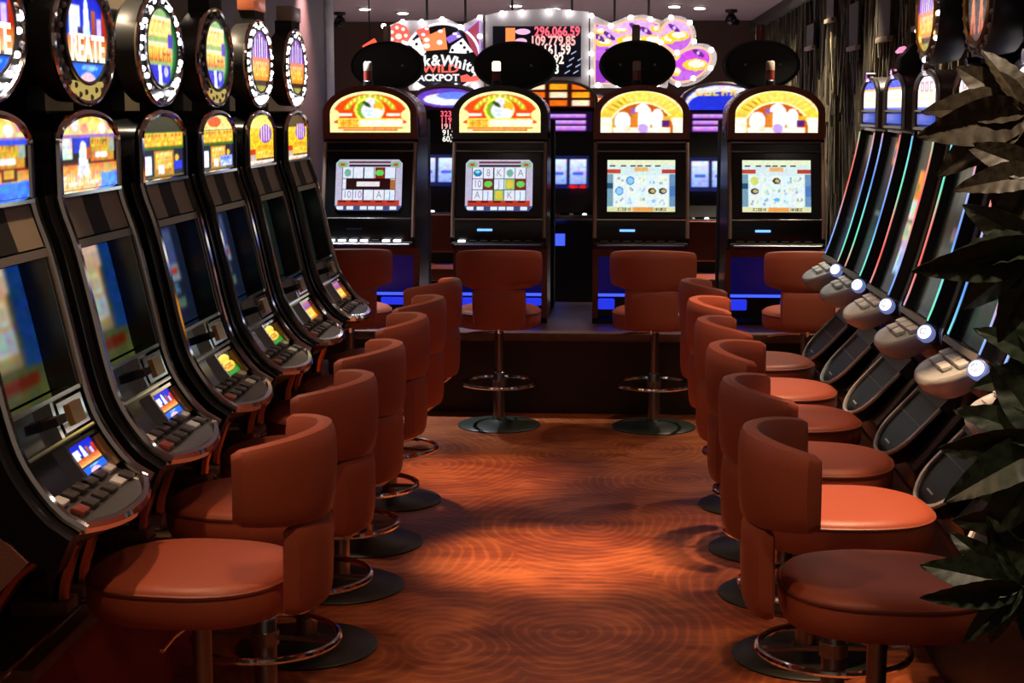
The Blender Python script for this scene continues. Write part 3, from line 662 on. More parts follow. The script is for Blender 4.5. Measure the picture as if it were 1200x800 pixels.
def right_machine(y, v, sign, label, wedge=False):
    t = thing('slot_machine', label, 'slot machine', (1.19, y, PZ), PI, 'leaning slot machines of the right row')
    dz = -PZ
    front = [CR.at(z, -.03) for z in np.linspace(1.66, 1.06, 12)]
    prof = [(-.37, 0), (-.37, 1.70 + dz), (-.03, 1.70 + dz)] + [(x, z + dz) for x, z in front] + [(.12, .93 + dz), (.03, .86 + dz), (.05, .79 + dz), (.20, .60 + dz), (.19, .52 + dz), (.14, 0)]
    P('cabinet', t, 'R_cab', lambda b: b.prism(prof, 'y', -.31, .31, .006), M_BLACK)
    def S(z0_, z1_, y0, y1, o0, o1, n=10):
        def f(b):
            CR.slab(b, z0_, z1_, y0, y1, o0, o1, n); b.v[:] = [(p[0], p[1], p[2] + dz) for p in b.v]
        return f
    art('screen', t, 'R_scr%d' % v, rscreen_art(v), lambda u, v_: (CR.at(1.075 + v_ * .57, -.02)[0], -.19 + u * .38, CR.at(1.075 + v_ * .57, -.02)[1] + dz), art_mat(.8))
    for sg in (-1, 1):
        P('screen_bezel', t, 'R_bez%d' % sg, S(1.665, 1.06, sg * .205 - .012, sg * .205 + .012, -.03, .004), M_DARK)
        P('led_strip', t, 'R_led%d' % sg, S(1.655, 1.075, sg * .208 - .005, sg * .208 + .005, -.01, .008, 16), M_LED)
    P('screen_sill', t, 'R_sill', S(1.07, 1.055, -.22, .22, -.03, .012, 2), M_GREY)
    # head with arched glass
    P('head_box', t, 'R_head', lambda b: b.prism([(a, z + dz) for a, z in arch_pts(.235, 1.675, 1.82, 1.905)], 'x', -.34, -.004, .004), mat('brown_black_shell', (.045, .03, .024), .4))
    P('head_frame', t, 'R_hframe', lambda b: b.tube([(0, a, z + dz) for a, z in arch_pts(.225, 1.68, 1.82, 1.898)], .012, 8).tube([(0, -.225, 1.685 + dz), (0, .225, 1.685 + dz)], .010, 6).tube([(0, -.225, 1.752 + dz), (0, .225, 1.752 + dz)], .007, 6), M_CHROME2)
    def msk(u, v_):
        z = 1.755 + v_ * .125; return z <= 1.82 or ((z - 1.82) / .062) ** 2 + (2 * u - 1) ** 2 <= 1
    art('arched_glass', t, 'R_harch%d' % v, rhead_art(v), lambda u, v_: (.002, (u - .5) * 2 * .165, 1.755 + v_ * .125 + dz), ART1, msk)
    P('name_plate', t, 'R_name', lambda b: b.box(-.004, .006, -.15, .15, 1.70 + dz, 1.74 + dz, .002), mat('blue_plate', (.03, .06, .3), .3, emit=(.08, .15, .8), estr=.7))
    P('head_hinge', t, 'R_hinge', lambda b: b.lathe([(.022, -.02), (.022, .02)], 12), M_CHROME, (.0, 0, 1.905 + dz), (0, PI / 2, 0))
    # button tongue
    def zt(x): return 1.055 - (x - .11) * .40
    tg = tongue(.10, .285, .175)
    deck = P('button_deck', t, 'R_deck', lambda b: b.rings([[(.1 + (x - .1) * k, y_ * k2, z_(x) + dz) for x, y_ in tg] for k, k2, z_ in [(.70, .85, lambda x: zt(x) - .062), (.90, .95, lambda x: zt(x) - .045), (1, 1, lambda x: zt(x) - .022), (1, 1, lambda x: zt(x) - .008), (.97, .98, lambda x: zt(x))]]), M_BEIGEPL)
    for (xx, yy, sx, sy) in [(.135, -.11, .016, .036), (.135, -.03, .016, .036), (.135, .05, .016, .036), (.135, .125, .016, .032), (.175, -.10, .018, .04), (.175, .0, .018, .05), (.175, .10, .018, .04), (.215, -.06, .015, .04), (.215, .05, .015, .045)]:
        P('button', deck, 'R_btn%g%g' % (sx, sy), lambda b: b.box(-sx, sx, -sy, sy, 0, .012, .003), M_KEY, (xx, yy, zt(xx) + dz + .001), (0, .38, 0))
    sb = P('spin_button', t, 'R_spin', lambda b: b.lathe([(.022, 0), (.022, .016), (.017, .022), (.011, .024)], 20), M_WHITEL, (.165, .245, 1.04 + dz), Vector((.55, .70, .45)).to_track_quat('Z', 'Y').to_euler())
    P('button_ring', sb, 'R_spinr', lambda b: b.lathe([(.024, -.02), (.029, -.01), (.029, .010), (.024, .012)], 20), mat('blue_ring', (.10, .12, .25), .2, emit=(.25, .32, .75), estr=.45))
    P('button_mark', sb, 'R_spinc', lambda b: b.tube([(.0105 * math.cos(q), .0105 * math.sin(q), .0245) for q in np.linspace(.5, 5.6, 14)], .0019, 6), mat('blue_grey_mark', (.2, .22, .3), .4))
    P('button_bracket', t, 'R_spinb', lambda b: b.box(.06, .15, .19, .25, 1.0 + dz, 1.055 + dz, .01), M_BLACK)
    # sloped belly panel with silver outline
    a0, a1 = Vector((.075, 0, .80 + dz)), Vector((.265, 0, .595 + dz))
    ax = (a1 - a0).normalized(); nx = Vector((-ax.z, 0, ax.x)); ln = (a1 - a0).length
    def U(hw, k=1, top=0):
        return [(top, -hw)] + [(ln * .55 + ln * .45 * k * math.sin(PI * i / 12), -hw * math.cos(PI * i / 12)) for i in range(13)] + [(top, hw)]
    def W(s_, y_, h): p = a0 + ax * s_ + nx * h; return (p.x, y_, p.z)
    bp = P('belly_panel', t, 'R_belly', lambda b: b.rings([[W(s_, y_, h) for s_, y_ in U(.19)] for h in (-.05, .0)]), mat('belly_gloss', (.004, .004, .005), .3, spec=.08))
    P('panel_outline', bp, 'R_bellyo', lambda b: b.tube([W(s_, y_, .004) for s_, y_ in U(.192)], .0085, 6), M_STEEL)
    P('panel_hood', bp, 'R_bellyh', lambda b: b.rings([[W(s_, y_, h) for s_, y_ in [(-.035, -.2), (.03, -.2), (.03, .2), (-.035, .2)]] for h in (-.06, .012)]), mat('dark_hood', (.05, .047, .043), .4))
    P('panel_seam', bp, 'R_bellys', lambda b: b.tube([W(ln * .42, -.18, .001), W(ln * .42, .18, .001)], .003, 4), M_GREY)
    P('maker_mark', bp, 'R_bellym', lambda b: b.tube([W(ln * .82, -.04, .001), W(ln * .82, .04, .001)], .004, 4), M_STEEL)
    if sign:
        s = P('topper_sign', t, 'R_sign', lambda b: b.rings([[(x_, .2 * k * math.cos(2 * PI * i / 32), 2.06 + .16 * k * math.sin(2 * PI * i / 32) + dz) for i in range(32)] for x_, k in [(.05, .9), (.13, 1.0), (.15, .97)]]), M_DARK)
        P('sign_box', s, 'R_sbox', lambda b: b.box(-.36, .055, -.19, .19, 1.95 + dz, 2.24 + dz, .01), M_MATTE)
        P('sign_neck', s, 'R_sneck', lambda b: b.box(-.25, -.05, -.08, .08, 1.88 + dz, 1.96 + dz), M_MATTE)
        art('sign_face', s, 'R_oval%d' % sign, oval_art(2) if sign == 1 else dark_art(), lambda u, v_: (.153, (u - .5) * 2 * .14, 2.06 + (v_ - .5) * 2 * .115 + dz), ART1, lambda u, v_: (2 * u - 1) ** 2 + (2 * v_ - 1) ** 2 <= 1)
        P('sign_rim', s, 'R_rim', lambda b: b.tube([(.152, .15 * math.cos(2 * PI * i / 32), 2.06 + .122 * math.sin(2 * PI * i / 32) + dz) for i in range(32)], .01, 6, True), M_BRASS)
        for i in range(22):
            a = 2 * PI * i / 22
            P('bulb', s, 'L_bulb', lambda b: b.ball((0, 0, 0), .0105, 8, 5), M_BULB if (sign == 1 and i % 4 == 0) else M_BULBOFF, (.15, .178 * math.cos(a), 2.06 + .142 * math.sin(a) + dz))
    if wedge:
        wd = P('topper_wedge', t, 'R_wedge', lambda b: b.prism([(-.12, 1.89 + dz), (.0, 1.89 + dz), (-.01, 1.97 + dz), (-.06, 2.03 + dz), (-.12, 1.99 + dz)], 'y', -.06, .06, .006), M_MATTE)
        P('pink_tip', wd, 'R_wtip', lambda b: b.box(-.014, .014, -.06, .06, 0, .012, .002), mat('pink_light', (.4, .1, .25), .3, emit=(.95, .35, .6), estr=.9), (-.022, 0, 2.0 + dz), (0, .85, 0))
    return t
RM_Y = [3.96, 4.64, 5.37, 6.10, 6.78, 7.42]
RM = [(4, 0, 'slot machine nearest the camera in the right row, mostly hidden by the plant'), (4, 2, 'second slot machine of the right row, its glass head behind the warm-lit leaves'),
      (3, 1, 'third slot machine of the right row with boxed oval sign above'), (2, 0, 'fourth slot machine of the right row with orange and white screen graphics'),
      (1, 0, 'fifth slot machine of the right row counted from the camera'), (0, 0, 'farthest slot machine of the right row, beside the reed wall')]
for y, (v, sg, lab) in zip(RM_Y, RM): right_machine(y, v, sg, lab, v == 1)

# ================================================================== FACING MACHINES
def face_arch_art(v):
    c = Cv(90, 60, (.98, .96, .65))
    if v == 0:
        c.put(((c.V < .45) & (abs(c.U - .5) < .455)) | ((((c.U - .5) / .455) ** 2 + ((c.V - .45) / .48) ** 2) <= 1), (.88, .24, .08), (.93, .3, .1)); c.rect(0, 1, 0, .12, (.98, .95, .6))
        for u in (0, 1): c.ell(u, .42, .12, .16, (.98, .95, .62)); c.ell(u, .05, .16, .2, (.98, .95, .62))
        c.put(c.ringm(.5, .42, .34, .5, .80) & (c.V > .55), (.75, .72, .1)); 
        for i in range(11): a = PI * (.15 + .07 * i); c.ell(.5 + .31 * math.cos(a), .42 + .46 * math.sin(a), .012, .05, (.98, .95, .55))
        c.ell(.49, .55, .19, .3, (.96, .93, .35)); c.ell(.49, .55, .155, .25, (.5, .62, .12)); c.ell(.53, .53, .14, .22, (.86, .9, .98)); c.ell(.5, .75, .06, .1, (.9, .9, .99)); c.ell(.6, .62, .06, .12, (.9, .7, .15)); c.ell(.46, .68, .03, .08, (.2, .25, .1), rot=.5); c.ell(.58, .5, .07, .08, (.97, .97, .97))
        c.rect(.12, .27, .40, .46, (.97, .95, .9)); c.rect(.7, .87, .4, .46, (.97, .95, .9))
        c.rect(.1, .9, .12, .34, (.98, .85, .35)); c.rect(.36, .9, .14, .32, (.99, .96, .82)); c.glyphs(.13, .36, .15, .31, 6, (.85, .55, .1), seed=3); c.rect(.1, .9, .10, .13, (.85, .4, .15)); c.rect(.16, .84, .05, .08, (.85, .3, .15))
    else:
        c.rect(0, 1, 0, 1, (.75, .35, .08)); c.put(c.ringm(.5, .06, .56, .93, .70), (.93, .72, .2), (.97, .86, .35)); c.put(c.ringm(.5, .06, .58, .97, .955), (.99, .97, .75)); c.put(c.ringm(.5, .06, .41, .68, .94), (.99, .97, .8))
        for i in range(13): a = PI * (.22 + .047 * i); c.ell(.5 + .475 * math.cos(a), .06 + .79 * math.sin(a), .012, .07, (.99, .9, .5) if i < 9 else (.7, .45, .08), rot=a - PI / 2)
        c.rect(0, .14, 0, .36, (.98, .97, .85)); c.rect(.88, 1, 0, .36, (.98, .97, .88)); c.poly([(.14, .36), (.2, .3), (.2, 0), (.14, 0)], (.8, .6, .25))
        c.ell(.27, .28, .1, .22, (.98, .97, 1)); c.ell(.51, .36, .12, .34, (.99, .98, 1)); c.ell(.69, .32, .08, .26, (.99, .98, .98)); c.rect(.38, .45, .1, .5, (.85, .5, .15)); c.rect(.36, .42, .45, .58, (.6, .35, .7)); c.rect(.75, .84, .14, .3, (.35, .15, .45)); c.rect(.15, .85, 0, .12, (.97, .92, .85)); c.ell(.52, .1, .06, .12, (.75, .6, .9)); c.rect(.3, .36, .04, .16, (.9, .85, .7)); c.rect(.76, .86, .3, .4, (.9, .65, .2))
    return c.speck(.05, 80 + v).blur(1)
def face_screen_art(v):
    c = Cv(100, 76, (.75, .78, .86))
    if v < 2:
        c.rect(0, 1, 0, 1, (.72, .70, .80)); c.rect(.2, .82, .93, .97, (.4, .2, .22)); c.rect(.2, .82, .86, .90, (.1, .08, .1))
        for u in (.1, .9): c.ell(u, .9, .08, .07, (.5, .7, .5)); c.ell(u, .9, .04, .03, (.7, .3, .25))
        c.rect(.1, .9, .2, .85, (.1, .1, .18))
        for i in range(5):
            for j in range(3):
                u0 = .105 + .16 * i; v0 = .205 + .215 * j
                c.rect(u0, u0 + .148, v0, v0 + .205, (.86, .88, .95))
        def cell(i, j, kind):
            u = .18 + .16 * i; v_ = .31 + .215 * j
            if kind == 'leaf': c.rect(u - .074, u + .074, v_ - .1, v_ + .1, (.5, .16, .08)); c.ell(u, v_, .06, .06, (.35, .8, .35), rot=.6)
            if kind == 'coin': c.rect(u - .074, u + .074, v_ - .1, v_ + .1, (.55, .75, .4)); c.ell(u, v_, .055, .085, (.85, .75, .25))
            if kind == 'blue': c.ell(u, v_, .065, .07, (.1, .45, .65)); c.ell(u, v_ + .02, .035, .03, (.5, .85, .9))
            if kind == 'grn': c.ell(u, v_, .05, .075, (.45, .65, .6))
        if v == 0: cell(3, 2, 'leaf'); cell(0, 2, 'grn'); c.rect(.16, .82, .42, .63, (.16, .02, .03)); c.rect(.32, .66, .47, .57, (.9, .85, .88)); c.rect(.82, .9, .42, .6, (.65, .4, .2))
        else: cell(0, 2, 'blue'); cell(3, 2, 'grn'); cell(1, 1, 'leaf'); cell(4, 1, 'leaf'); cell(3, 1, 'coin'); cell(2, 0, 'coin')
        c.rect(.04, .96, .10, .2, (.7, .22, .14)); 
        for i in range(5): c.rect(.06 + .18 * i, .17 + .18 * i, .165, .19, (.12, .05, .07))
        c.rect(0, 1, 0, .1, (.25, .28, .45))
        for u in (.03, .18, .38, .5, .62, .82): c.rect(u, u + .1, .02, .09, (.85, .9, .98))
    else:
        c.rect(0, 1, 0, 1, (.82, .90, .90)); c.rect(0, 1, .9, 1, (.88, .92, .78)); 
        for u in (.04, .2, .34, .44, .56, .7): c.rect(u, u + .08, .87, .9, (.12, .12, .12))
        c.rect(0, .2, .74, .82, (.75, .28, .2)); c.rect(.8, 1, .74, .82, (.7, .25, .2)); c.rect(.4, .6, .78, .86, (.9, .68, .42)); c.rect(0, .09, .1, .72, (.45, .6, .68)); c.rect(.91, 1, .1, .72, (.4, .55, .7)); c.rect(0, .09, .45, .55, (.15, .3, .42)); c.rect(.91, 1, .3, .5, (.3, .45, .7))
        r = random.Random(v)
        for i in range(5):
            for j in range(3):
                u = .18 + .16 * i; v_ = .2 + .2 * j
                c.rect(u - .077, u + .077, v_ - .097, v_ + .097, (.86, .93, .98) if (i + j) % 2 else (.9, .94, .9))
                for q in range(3): c.ell(u + r.uniform(-.05, .05), v_ + r.uniform(-.05, .05), .018, .03, [(.65, .8, .95), (.6, .7, .75), (.8, .88, .7)][r.randint(0, 2)])
        dark = [(3, 1), (4, 1)] if v == 2 else [(2, 2), (0, 1)]
        for i, j in dark: c.ell(.18 + .16 * i, .2 + .2 * j, .06, .06, (.3, .22, .14), rot=-.3); c.ell(.19 + .16 * i, .2 + .2 * j, .035, .03, (.75, .68, .5), rot=-.3)
        for i, j in ([(1, 2), (0, 1)] if v == 2 else []): c.ell(.18 + .16 * i, .2 + .2 * j, .062, .085, (.35, .55, .75)); c.ell(.18 + .16 * i, .2 + .2 * j, .045, .06, (.55, .78, .95))
        if v == 3: c.ell(.18, .6, .06, .085, (.8, .85, .45)); c.ell(.5, .24, .05, .03, (.35, .7, .95))
        c.rect(0, 1, 0, .09, (.85, .85, .65)); c.rect(.38, .68, .01, .09, (.9, .6, .3)); c.glyphs(.16, .36, .02, .07, 6, (.4, .25, .15), seed=2); c.glyphs(.7, .88, .02, .07, 5, (.3, .2, .1), seed=3)
    return c.speck(.03, 90 + v)
M_SYMP = emis('violet_symbol', (.30, .2, .45), .9); M_SYMG = emis('grey_symbol', (.32, .3, .36), .9); M_SYMB = emis('blue_symbol', (.12, .35, .65), .9)
FY = 9.5
def facing_machine(px, v, lit, label):
    x = at(px, 130, FY).x
    t = thing('slot_machine', label, 'slot machine', (x, FY, PZ), -PI / 2, 'upright slot machines facing the camera')
    dz = -PZ; HW = .285
    arch = arch_pts(HW, 1.585, 1.735, 1.905)
    M_F = M_WOODF if v % 2 == 0 or v == 3 else mat('black_brown_frame', (.03, .015, .008), .3)
    prof = [(-.52, 0), (-.52, 1.62 + dz), (-.005, 1.62 + dz), (.0, 1.58 + dz), (.03, 1.50 + dz), (.15, 1.11 + dz), (.17, 1.0 + dz), (.16, .96 + dz), (.0, .93 + dz), (-.02, .90 + dz), (-.02, .52 + dz), (.02, .50 + dz), (.02, 0)]
    P('cabinet', t, 'F_cab', lambda b: b.prism(prof, 'y', -HW, HW), M_BLACK)
    P('header_box', t, 'F_hbox', lambda b: b.prism([(a, z + dz) for a, z in arch], 'x', -.46, .0, .006), M_BLACK)
    def frame(b):
        n = 20; out = [(-HW, 1.585)] + [(-HW * math.cos(PI * i / n), 1.735 + .17 * math.sin(PI * i / n)) for i in range(n + 1)] + [(HW, 1.585)]
        inn = [(-.243, 1.625)] + [(-.243 * math.cos(PI * i / n), 1.735 + .135 * math.sin(PI * i / n)) for i in range(n + 1)] + [(.243, 1.625)]
        k = len(out); v_ = []
        for X in (-.02, .022): v_ += [(X, a, z + dz) for a, z in out] + [(X, a, z + dz) for a, z in inn]
        f = []
        for i in range(k):
            j = (i + 1) % k
            f += [(i, j, k + j, k + i), (2 * k + i, 3 * k + i, 3 * k + j, 2 * k + j), (i, 2 * k + i, 2 * k + j, j), (k + i, k + j, 3 * k + j, 3 * k + i)]
        b.add(v_, f)
    P('header_frame', t, 'F_hframe', frame, M_F, smooth=False)
    def msk(u, v_):
        z = 1.625 + v_ * .245; return z <= 1.735 or ((z - 1.735) / .137) ** 2 + (2 * u - 1) ** 2 <= 1.02
    art('header_glass', t, 'F_glass%d' % (v // 2), face_arch_art(v // 2), lambda u, v_: (.008, (u - .5) * 2 * .243, 1.625 + v_ * .245 + dz), ART1, msk)
    def line(z, x_, r=.006): return lambda b: b.tube([(x_, -HW + .02, z + dz), (x_, HW - .02, z + dz)], r, 6)
    P('chrome_bar', t, 'F_b1', line(1.568, .012, .007), M_CHROME2); P('chrome_bar', t, 'F_b2', line(1.515, .032, .006), M_CHROME2); P('chrome_bar', t, 'F_b3', line(1.118, .155, .007), M_CHROME)
    for sg in (-1, 1):
        P('side_rail', t, 'F_rail%d' % sg, lambda b: b.tube([(.008, sg * .272, 1.565 + dz), (.035, sg * .272, 1.50 + dz), (.155, sg * .272, 1.11 + dz), (.175, sg * .272, 1.01 + dz)], .012, 8), mat('copper_grey_rail', (.42, .29, .23), .35, .6))
    # sloped screen in a black bezel
    def sl(z): return .03 + (1.50 - z) / .39 * .12
    P('screen_bezel', t, 'F_bez', lambda b: b.prism([(sl(1.505) - .02, 1.505 + dz), (sl(1.505) + .012, 1.505 + dz), (sl(1.13) + .012, 1.13 + dz), (sl(1.13) - .02, 1.13 + dz)], 'y', -.25, .25), mat('black_bezel', (.007, .007, .008), .2))
    sm = lambda u, v_: (sl(1.165 + v_ * .3) + .016, -.2 + u * .4, 1.165 + v_ * .3 + dz)
    def sms(u, v_):  # cut corners
        return not (v < 2 and (abs(u - .5) * 1.32 + abs(v_ - .5)) > 1.09)
    sc = art('screen', t, 'F_scr%d' % v, face_screen_art(v), sm, art_mat(1.0), sms)
    rot = (PI / 2 - math.atan2(.12, .39), 0, PI / 2)
    if v < 2:
        sy = {0: [(0, 0, '10', M_SYMP), (1, 0, '10', M_SYMP), (3, 0, 'A', M_SYMG), (4, 0, 'J', M_SYMB)],
              1: [(1, 2, '8', M_SYMG), (2, 2, 'K', M_SYMG), (4, 2, 'A', M_SYMG), (0, 1, '10', M_SYMP), (2, 1, 'J', M_SYMB), (0, 0, 'A', M_SYMG), (1, 0, 'J', M_SYMB), (3, 0, 'K', M_SYMG), (4, 0, 'J', M_SYMB)]}[v]
        for i, j, s_, m_ in sy:
            q = sm(.18 + .16 * i, .305 + .215 * j); text('reel_symbol', sc, s_, .062, (q[0] + .004, q[1], q[2] + .001), rot, m_, sx=.8, ext=.0005)
    P('logo_light', t, 'F_logo', lambda b: b.box(-.001, .003, -.045, .045, -.007, .007, .002), mat('blue_logo', (.1, .2, .6), .3, emit=(.15, .4, 1), estr=1.6) if v else M_NAVY, (.172, -.08, 1.055 + dz), (0, -.2, 0))
    dk = P('button_ledge', t, 'F_ledge', lambda b: b.box(.06, .24, -HW + .01, HW - .01, .955 + dz, .985 + dz, .01), M_DARK)
    for i in range(7):
        P('button', dk, 'F_btn', lambda b: b.box(-.012, .012, -.022, .022, 0, .012, .003), M_WHITEL if (v == 0 and i not in (4,)) or (i == 0 and v == 1) else M_KEYD, (.205, -.215 + .066 * i, .985 + dz))
    P('ledge_trim', dk, 'F_ledget', lambda b: b.tube([(.243, -HW + .03, .972 + dz), (.243, HW - .03, .972 + dz)], .005, 6), M_CHROME2)
    # lower door: wood frame, deep blue panel, blue light line
    for i, q in enumerate([(-HW, -.25, .5, .93), (.25, HW, .5, .93), (-.249, .249, .885, .93)]): P('door_frame', t, 'F_dfr%d' % i, lambda b: b.box(-.03, .0, q[0], q[1], q[2] + dz, q[3] + dz), M_WOODF)
    P('blue_panel', t, 'F_bp', lambda b: b.box(-.03, -.012, -.25, .25, .66 + dz, .885 + dz), M_BLUEDEEP)
    P('blue_light_line', t, 'F_bl', lambda b: b.box(-.03, -.006, -.25, .25, .643 + dz, .66 + dz), M_BLUEL)
    for i, q in enumerate([(-.25, -.15, .565), (.05, .25, .585)]): P('blue_glow_tray', t, 'F_bt%d' % i, lambda b: b.box(-.02, .006, q[0], q[1], q[2] + dz, .63 + dz, .008), mat('blue_glass', (.02, .03, .4), .2, emit=(.02, .04, .9), estr=.8))
    # tower lamp
    cd = P('tower_lamp', t, 'F_cb', lambda b: b.lathe([(.028, 1.9 + dz), (.03, 1.93 + dz), (.026, 1.935 + dz)], 14), M_DARK, (-.12, -.03, 0))
    P('lower_lens', cd, 'F_c1', lambda b: b.lathe([(.026, 1.935 + dz), (.026, 1.99 + dz)], 14), M_CANDRED)
    P('upper_lens', cd, 'F_c2', lambda b: b.lathe([(.026, 1.992 + dz), (.026, 2.04 + dz), (.02, 2.048 + dz)], 14), M_CANDLIT if lit else M_CANDG)
    return t
facing_machine(434, 0, 0, 'leftmost facing slot machine, red header, reels covered by a dark message box')
facing_machine(586, 1, 1, 'second facing slot machine from the left, red header and lit lamp')
facing_machine(752, 2, 0, 'third facing slot machine from the left, golden arch header, near the jackpot signs')
facing_machine(910, 3, 0, 'rightmost facing slot machine, golden arch header, beside the reed wall')

# oval signs of the machines standing back to back behind them
for px, py, rx_, cm, lab in [(453, 77, 42, M_CANDG, 'black oval sign back above the leftmost facing slot machine'), (603, 77, 47, None, 'black oval sign back in front of the red number display'),
                         (747, 76, 43, M_CANDG, 'black oval sign back in front of the purple sign'), (893, 76, 43, M_CANDRED, 'black oval sign back above the rightmost facing slot machine by the reeds')]:
    p = at(px, py, 10.3); s_ = 10.3 / 1850
    t = thing('oval_sign', lab, 'sign', (p.x, 10.3, 0), 0, 'oval signs seen from behind')
    P('sign_shell', t, 'O_shell%d' % rx_, lambda b: b.rings([[(rx_ * s_ * k * math.cos(2 * PI * i / 40), y_, p.z + .15 * k * math.sin(2 * PI * i / 40)) for i in range(40)] for y_, k in [(-.05, .6), (-.04, .9), (-.02, .98), (.03, 1), (.06, .97)]]), M_MATTE)
    P('shell_rim', t, 'O_rim%d' % rx_, lambda b: b.tube([(rx_ * s_ * math.cos(2 * PI * i / 40), .045, p.z + .15 * math.sin(2 * PI * i / 40)) for i in range(40)], .008, 6, True), M_DARK)
    P('sign_post', t, None, lambda b: b.box(-.06, .06, .0, .06, PZ, p.z - .1), M_MATTE)
    P('cabinet_back', t, 'O_cab', lambda b: b.box(-.26, .26, -.06, .2, PZ, 1.7, .01), M_MATTE)
    for sx_ in (-.11, .11): P('bolt', t, 'O_bolt%g' % sx_, lambda b: b.lathe([(.008, 0), (.006, .006)], 8), M_CHROME2, (sx_, -.05, p.z), (PI / 2, 0, 0))
    if cm:
        cd = P('tower_lamp', t, 'O_lamp', lambda b: b.lathe([(.026, p.z + .12), (.026, p.z + .25), (.02, p.z + .26)], 14), cm, (-.01, .1, 0))

# ================================================================== FAR MACHINES seen through the gaps
def far_art(v):
    c = Cv(60, 44, (.05, .04, .06))
    if v == 0:   # header: blue purple swoosh
        c.rect(0, 1, 0, 1, (.12, .06, .1)); c.ell(.5, .5, .45, .4, (.4, .25, .7)); c.ell(.5, .45, .35, .25, (.9, .92, 1)); c.ell(.6, .6, .25, .15, (.4, .5, .95))
    elif v == 1:  # orange prize
        c.rect(0, 1, 0, 1, (.7, .2, .3)); c.rect(.1, .9, .3, .8, (.95, .5, .1), (1, .85, .4)); c.glyphs(.12, .9, .4, .75, 5, (1, .95, .7), (.9, .4, .1), seed=2); c.rect(.1, .9, .05, .25, (.95, .9, .9))
    elif v == 2:  # arched blue white
        c.rect(0, 1, 0, 1, (.25, .2, .55)); c.ell(.5, .2, .5, .75, (.85, .85, .9)); c.ell(.5, .15, .46, .55, (.15, .2, .8)); c.glyphs(.15, .85, .55, .85, 6, (.95, .75, .3), (.9, .9, .9), seed=5)
    elif v == 3:  # reels
        c.rect(0, 1, 0, 1, (.1, .12, .3))
        for i in range(3): c.rect(.05 + .32 * i, .31 + .32 * i, .12, .9, (.55, .65, 1), (.9, .93, 1)); c.rect(.1 + .32 * i, .26 + .32 * i, .4, .5, (.3, .4, .9))
        c.ell(.75, .05, .08, .06, (.9, .1, .1)); c.ell(.9, .05, .06, .06, (.9, .1, .1))
    elif v == 4:  # purple ladder
        c.rect(0, 1, 0, 1, (.1, .04, .16))
        for i in range(5): c.rect(.1, .9, .08 + .18 * i, .2 + .18 * i, (.65, .35, .8), (.85, .65, .95))
    else:   # orange tiles
        c.rect(0, 1, 0, 1, (.2, .07, .03)); 
        for i in range(3):
            for j in range(3): c.rect(.05 + .32 * i, .3 + .32 * i, .06 + .32 * j, .3 + .32 * j, [(.95, .6, .12), (.9, .4, .1), (.95, .85, .7)][(i + j) % 3])
    return c.speck(.06, 120 + v).blur(1)
def far_machine(px, Y, head, mid, low, label, hz=1.98):
    x = at(px, 130, Y).x
    t = thing('slot_machine', label, 'slot machine', (x, Y, 0), -PI / 2, 'far slot machines seen through the gaps')
    P('cabinet', t, 'X_cab', lambda b: b.prism([(-.5, .0), (-.5, 1.75), (0, 1.75), (.02, 1.5), (.1, 1.12), (.18, 1.0), (.16, .94), (.0, .9), (.0, 0)], 'y', -.29, .29), M_DARK)
    P('head_box', t, 'X_head%g' % hz, lambda b: b.prism(arch_pts(.29, 1.7, hz - .14, hz), 'x', -.4, 0, .006), M_BLACK)
    def msk(u, v_): return v_ < .35 or ((v_ - .35) / .65) ** 2 + (2 * u - 1) ** 2 <= 1
    art('header_glass', t, 'X_h%d%g' % (head, hz), far_art(head), lambda u, v_: (.008, (u - .5) * .52, hz - .2 + v_ * .185), ART1, msk)
    P('head_frame', t, 'X_fr%g' % hz, lambda b: b.tube([(.004, a, z) for a, z in arch_pts(.275, 1.72, hz - .14, hz - .008)], .013, 6), M_CHROME2)
    art('middle_glass', t, 'X_m%d' % mid, far_art(mid), lambda u, v_: (.012 , (u - .5) * .5, 1.50 + v_ * .25), ART1)
    art('reel_window', t, 'X_l%d' % low, far_art(low), lambda u, v_: (.06 + .06 * (1 - v_), (u - .5) * .46, 1.18 + v_ * .24), art_mat(1.0))
    P('button_ledge', t, 'X_led', lambda b: b.box(.05, .24, -.28, .28, .95, .985, .01), M_CHROME2)
    for i in range(5): P('button', t, 'X_btn', lambda b: b.lathe([(.02, 0), (.016, .012)], 8), [M_KEY, M_WHITEL, mat('red_key', (.25, .05, .03))][i % 3], (.17, -.2 + .1 * i, .985))
    P('blue_panel', t, 'X_blue', lambda b: b.box(.0, .012, -.05, .05, .74, .83), M_BLUEL)
    return t
far_machine(524, 12.3, 0, 4, 3, 'far slot machine with red number column, between the first two facing machines', 1.96)
far_machine(655, 12.0, 5, 4, 3, 'far slim slot machine beside the second facing machine', 1.98)
far_machine(686, 14.6, 1, 5, 3, 'far slot machine with orange tiles between the two middle facing machines', 1.92)
far_machine(845, 11.6, 2, 4, 3, 'far slot machine with white and blue arched header, behind the golden arch machines', 1.96)
tnum = [o_ for o_ in bpy.data.objects if o_.name.startswith('slot_machine') and o_.get('label', '').startswith('far slot machine with red number')][0]
M_NUMR = emis('red_digit', (1, .12, .18), 1.2); M_NUMW = emis('white_digit', (1, .93, .85), 1.1); M_NUMP = emis('pink_digit', (1, .45, .42), 1.1)
P('number_board', tnum, None, lambda b: b.box(.014, .02, -.25, .25, 1.5, 1.755), M_MATTE)
for i, (s_, m_) in enumerate([('323,50', M_NUMR), ('119,80', M_NUMR), ('191,00', M_NUMP), ('91,90', M_NUMW), ('60,90', M_NUMW)]):
    text('number_row', tnum, s_, .06, (.024, .03, 1.73 - .048 * i), (PI / 2, 0, PI / 2), m_, ext=.001, bold=.001)
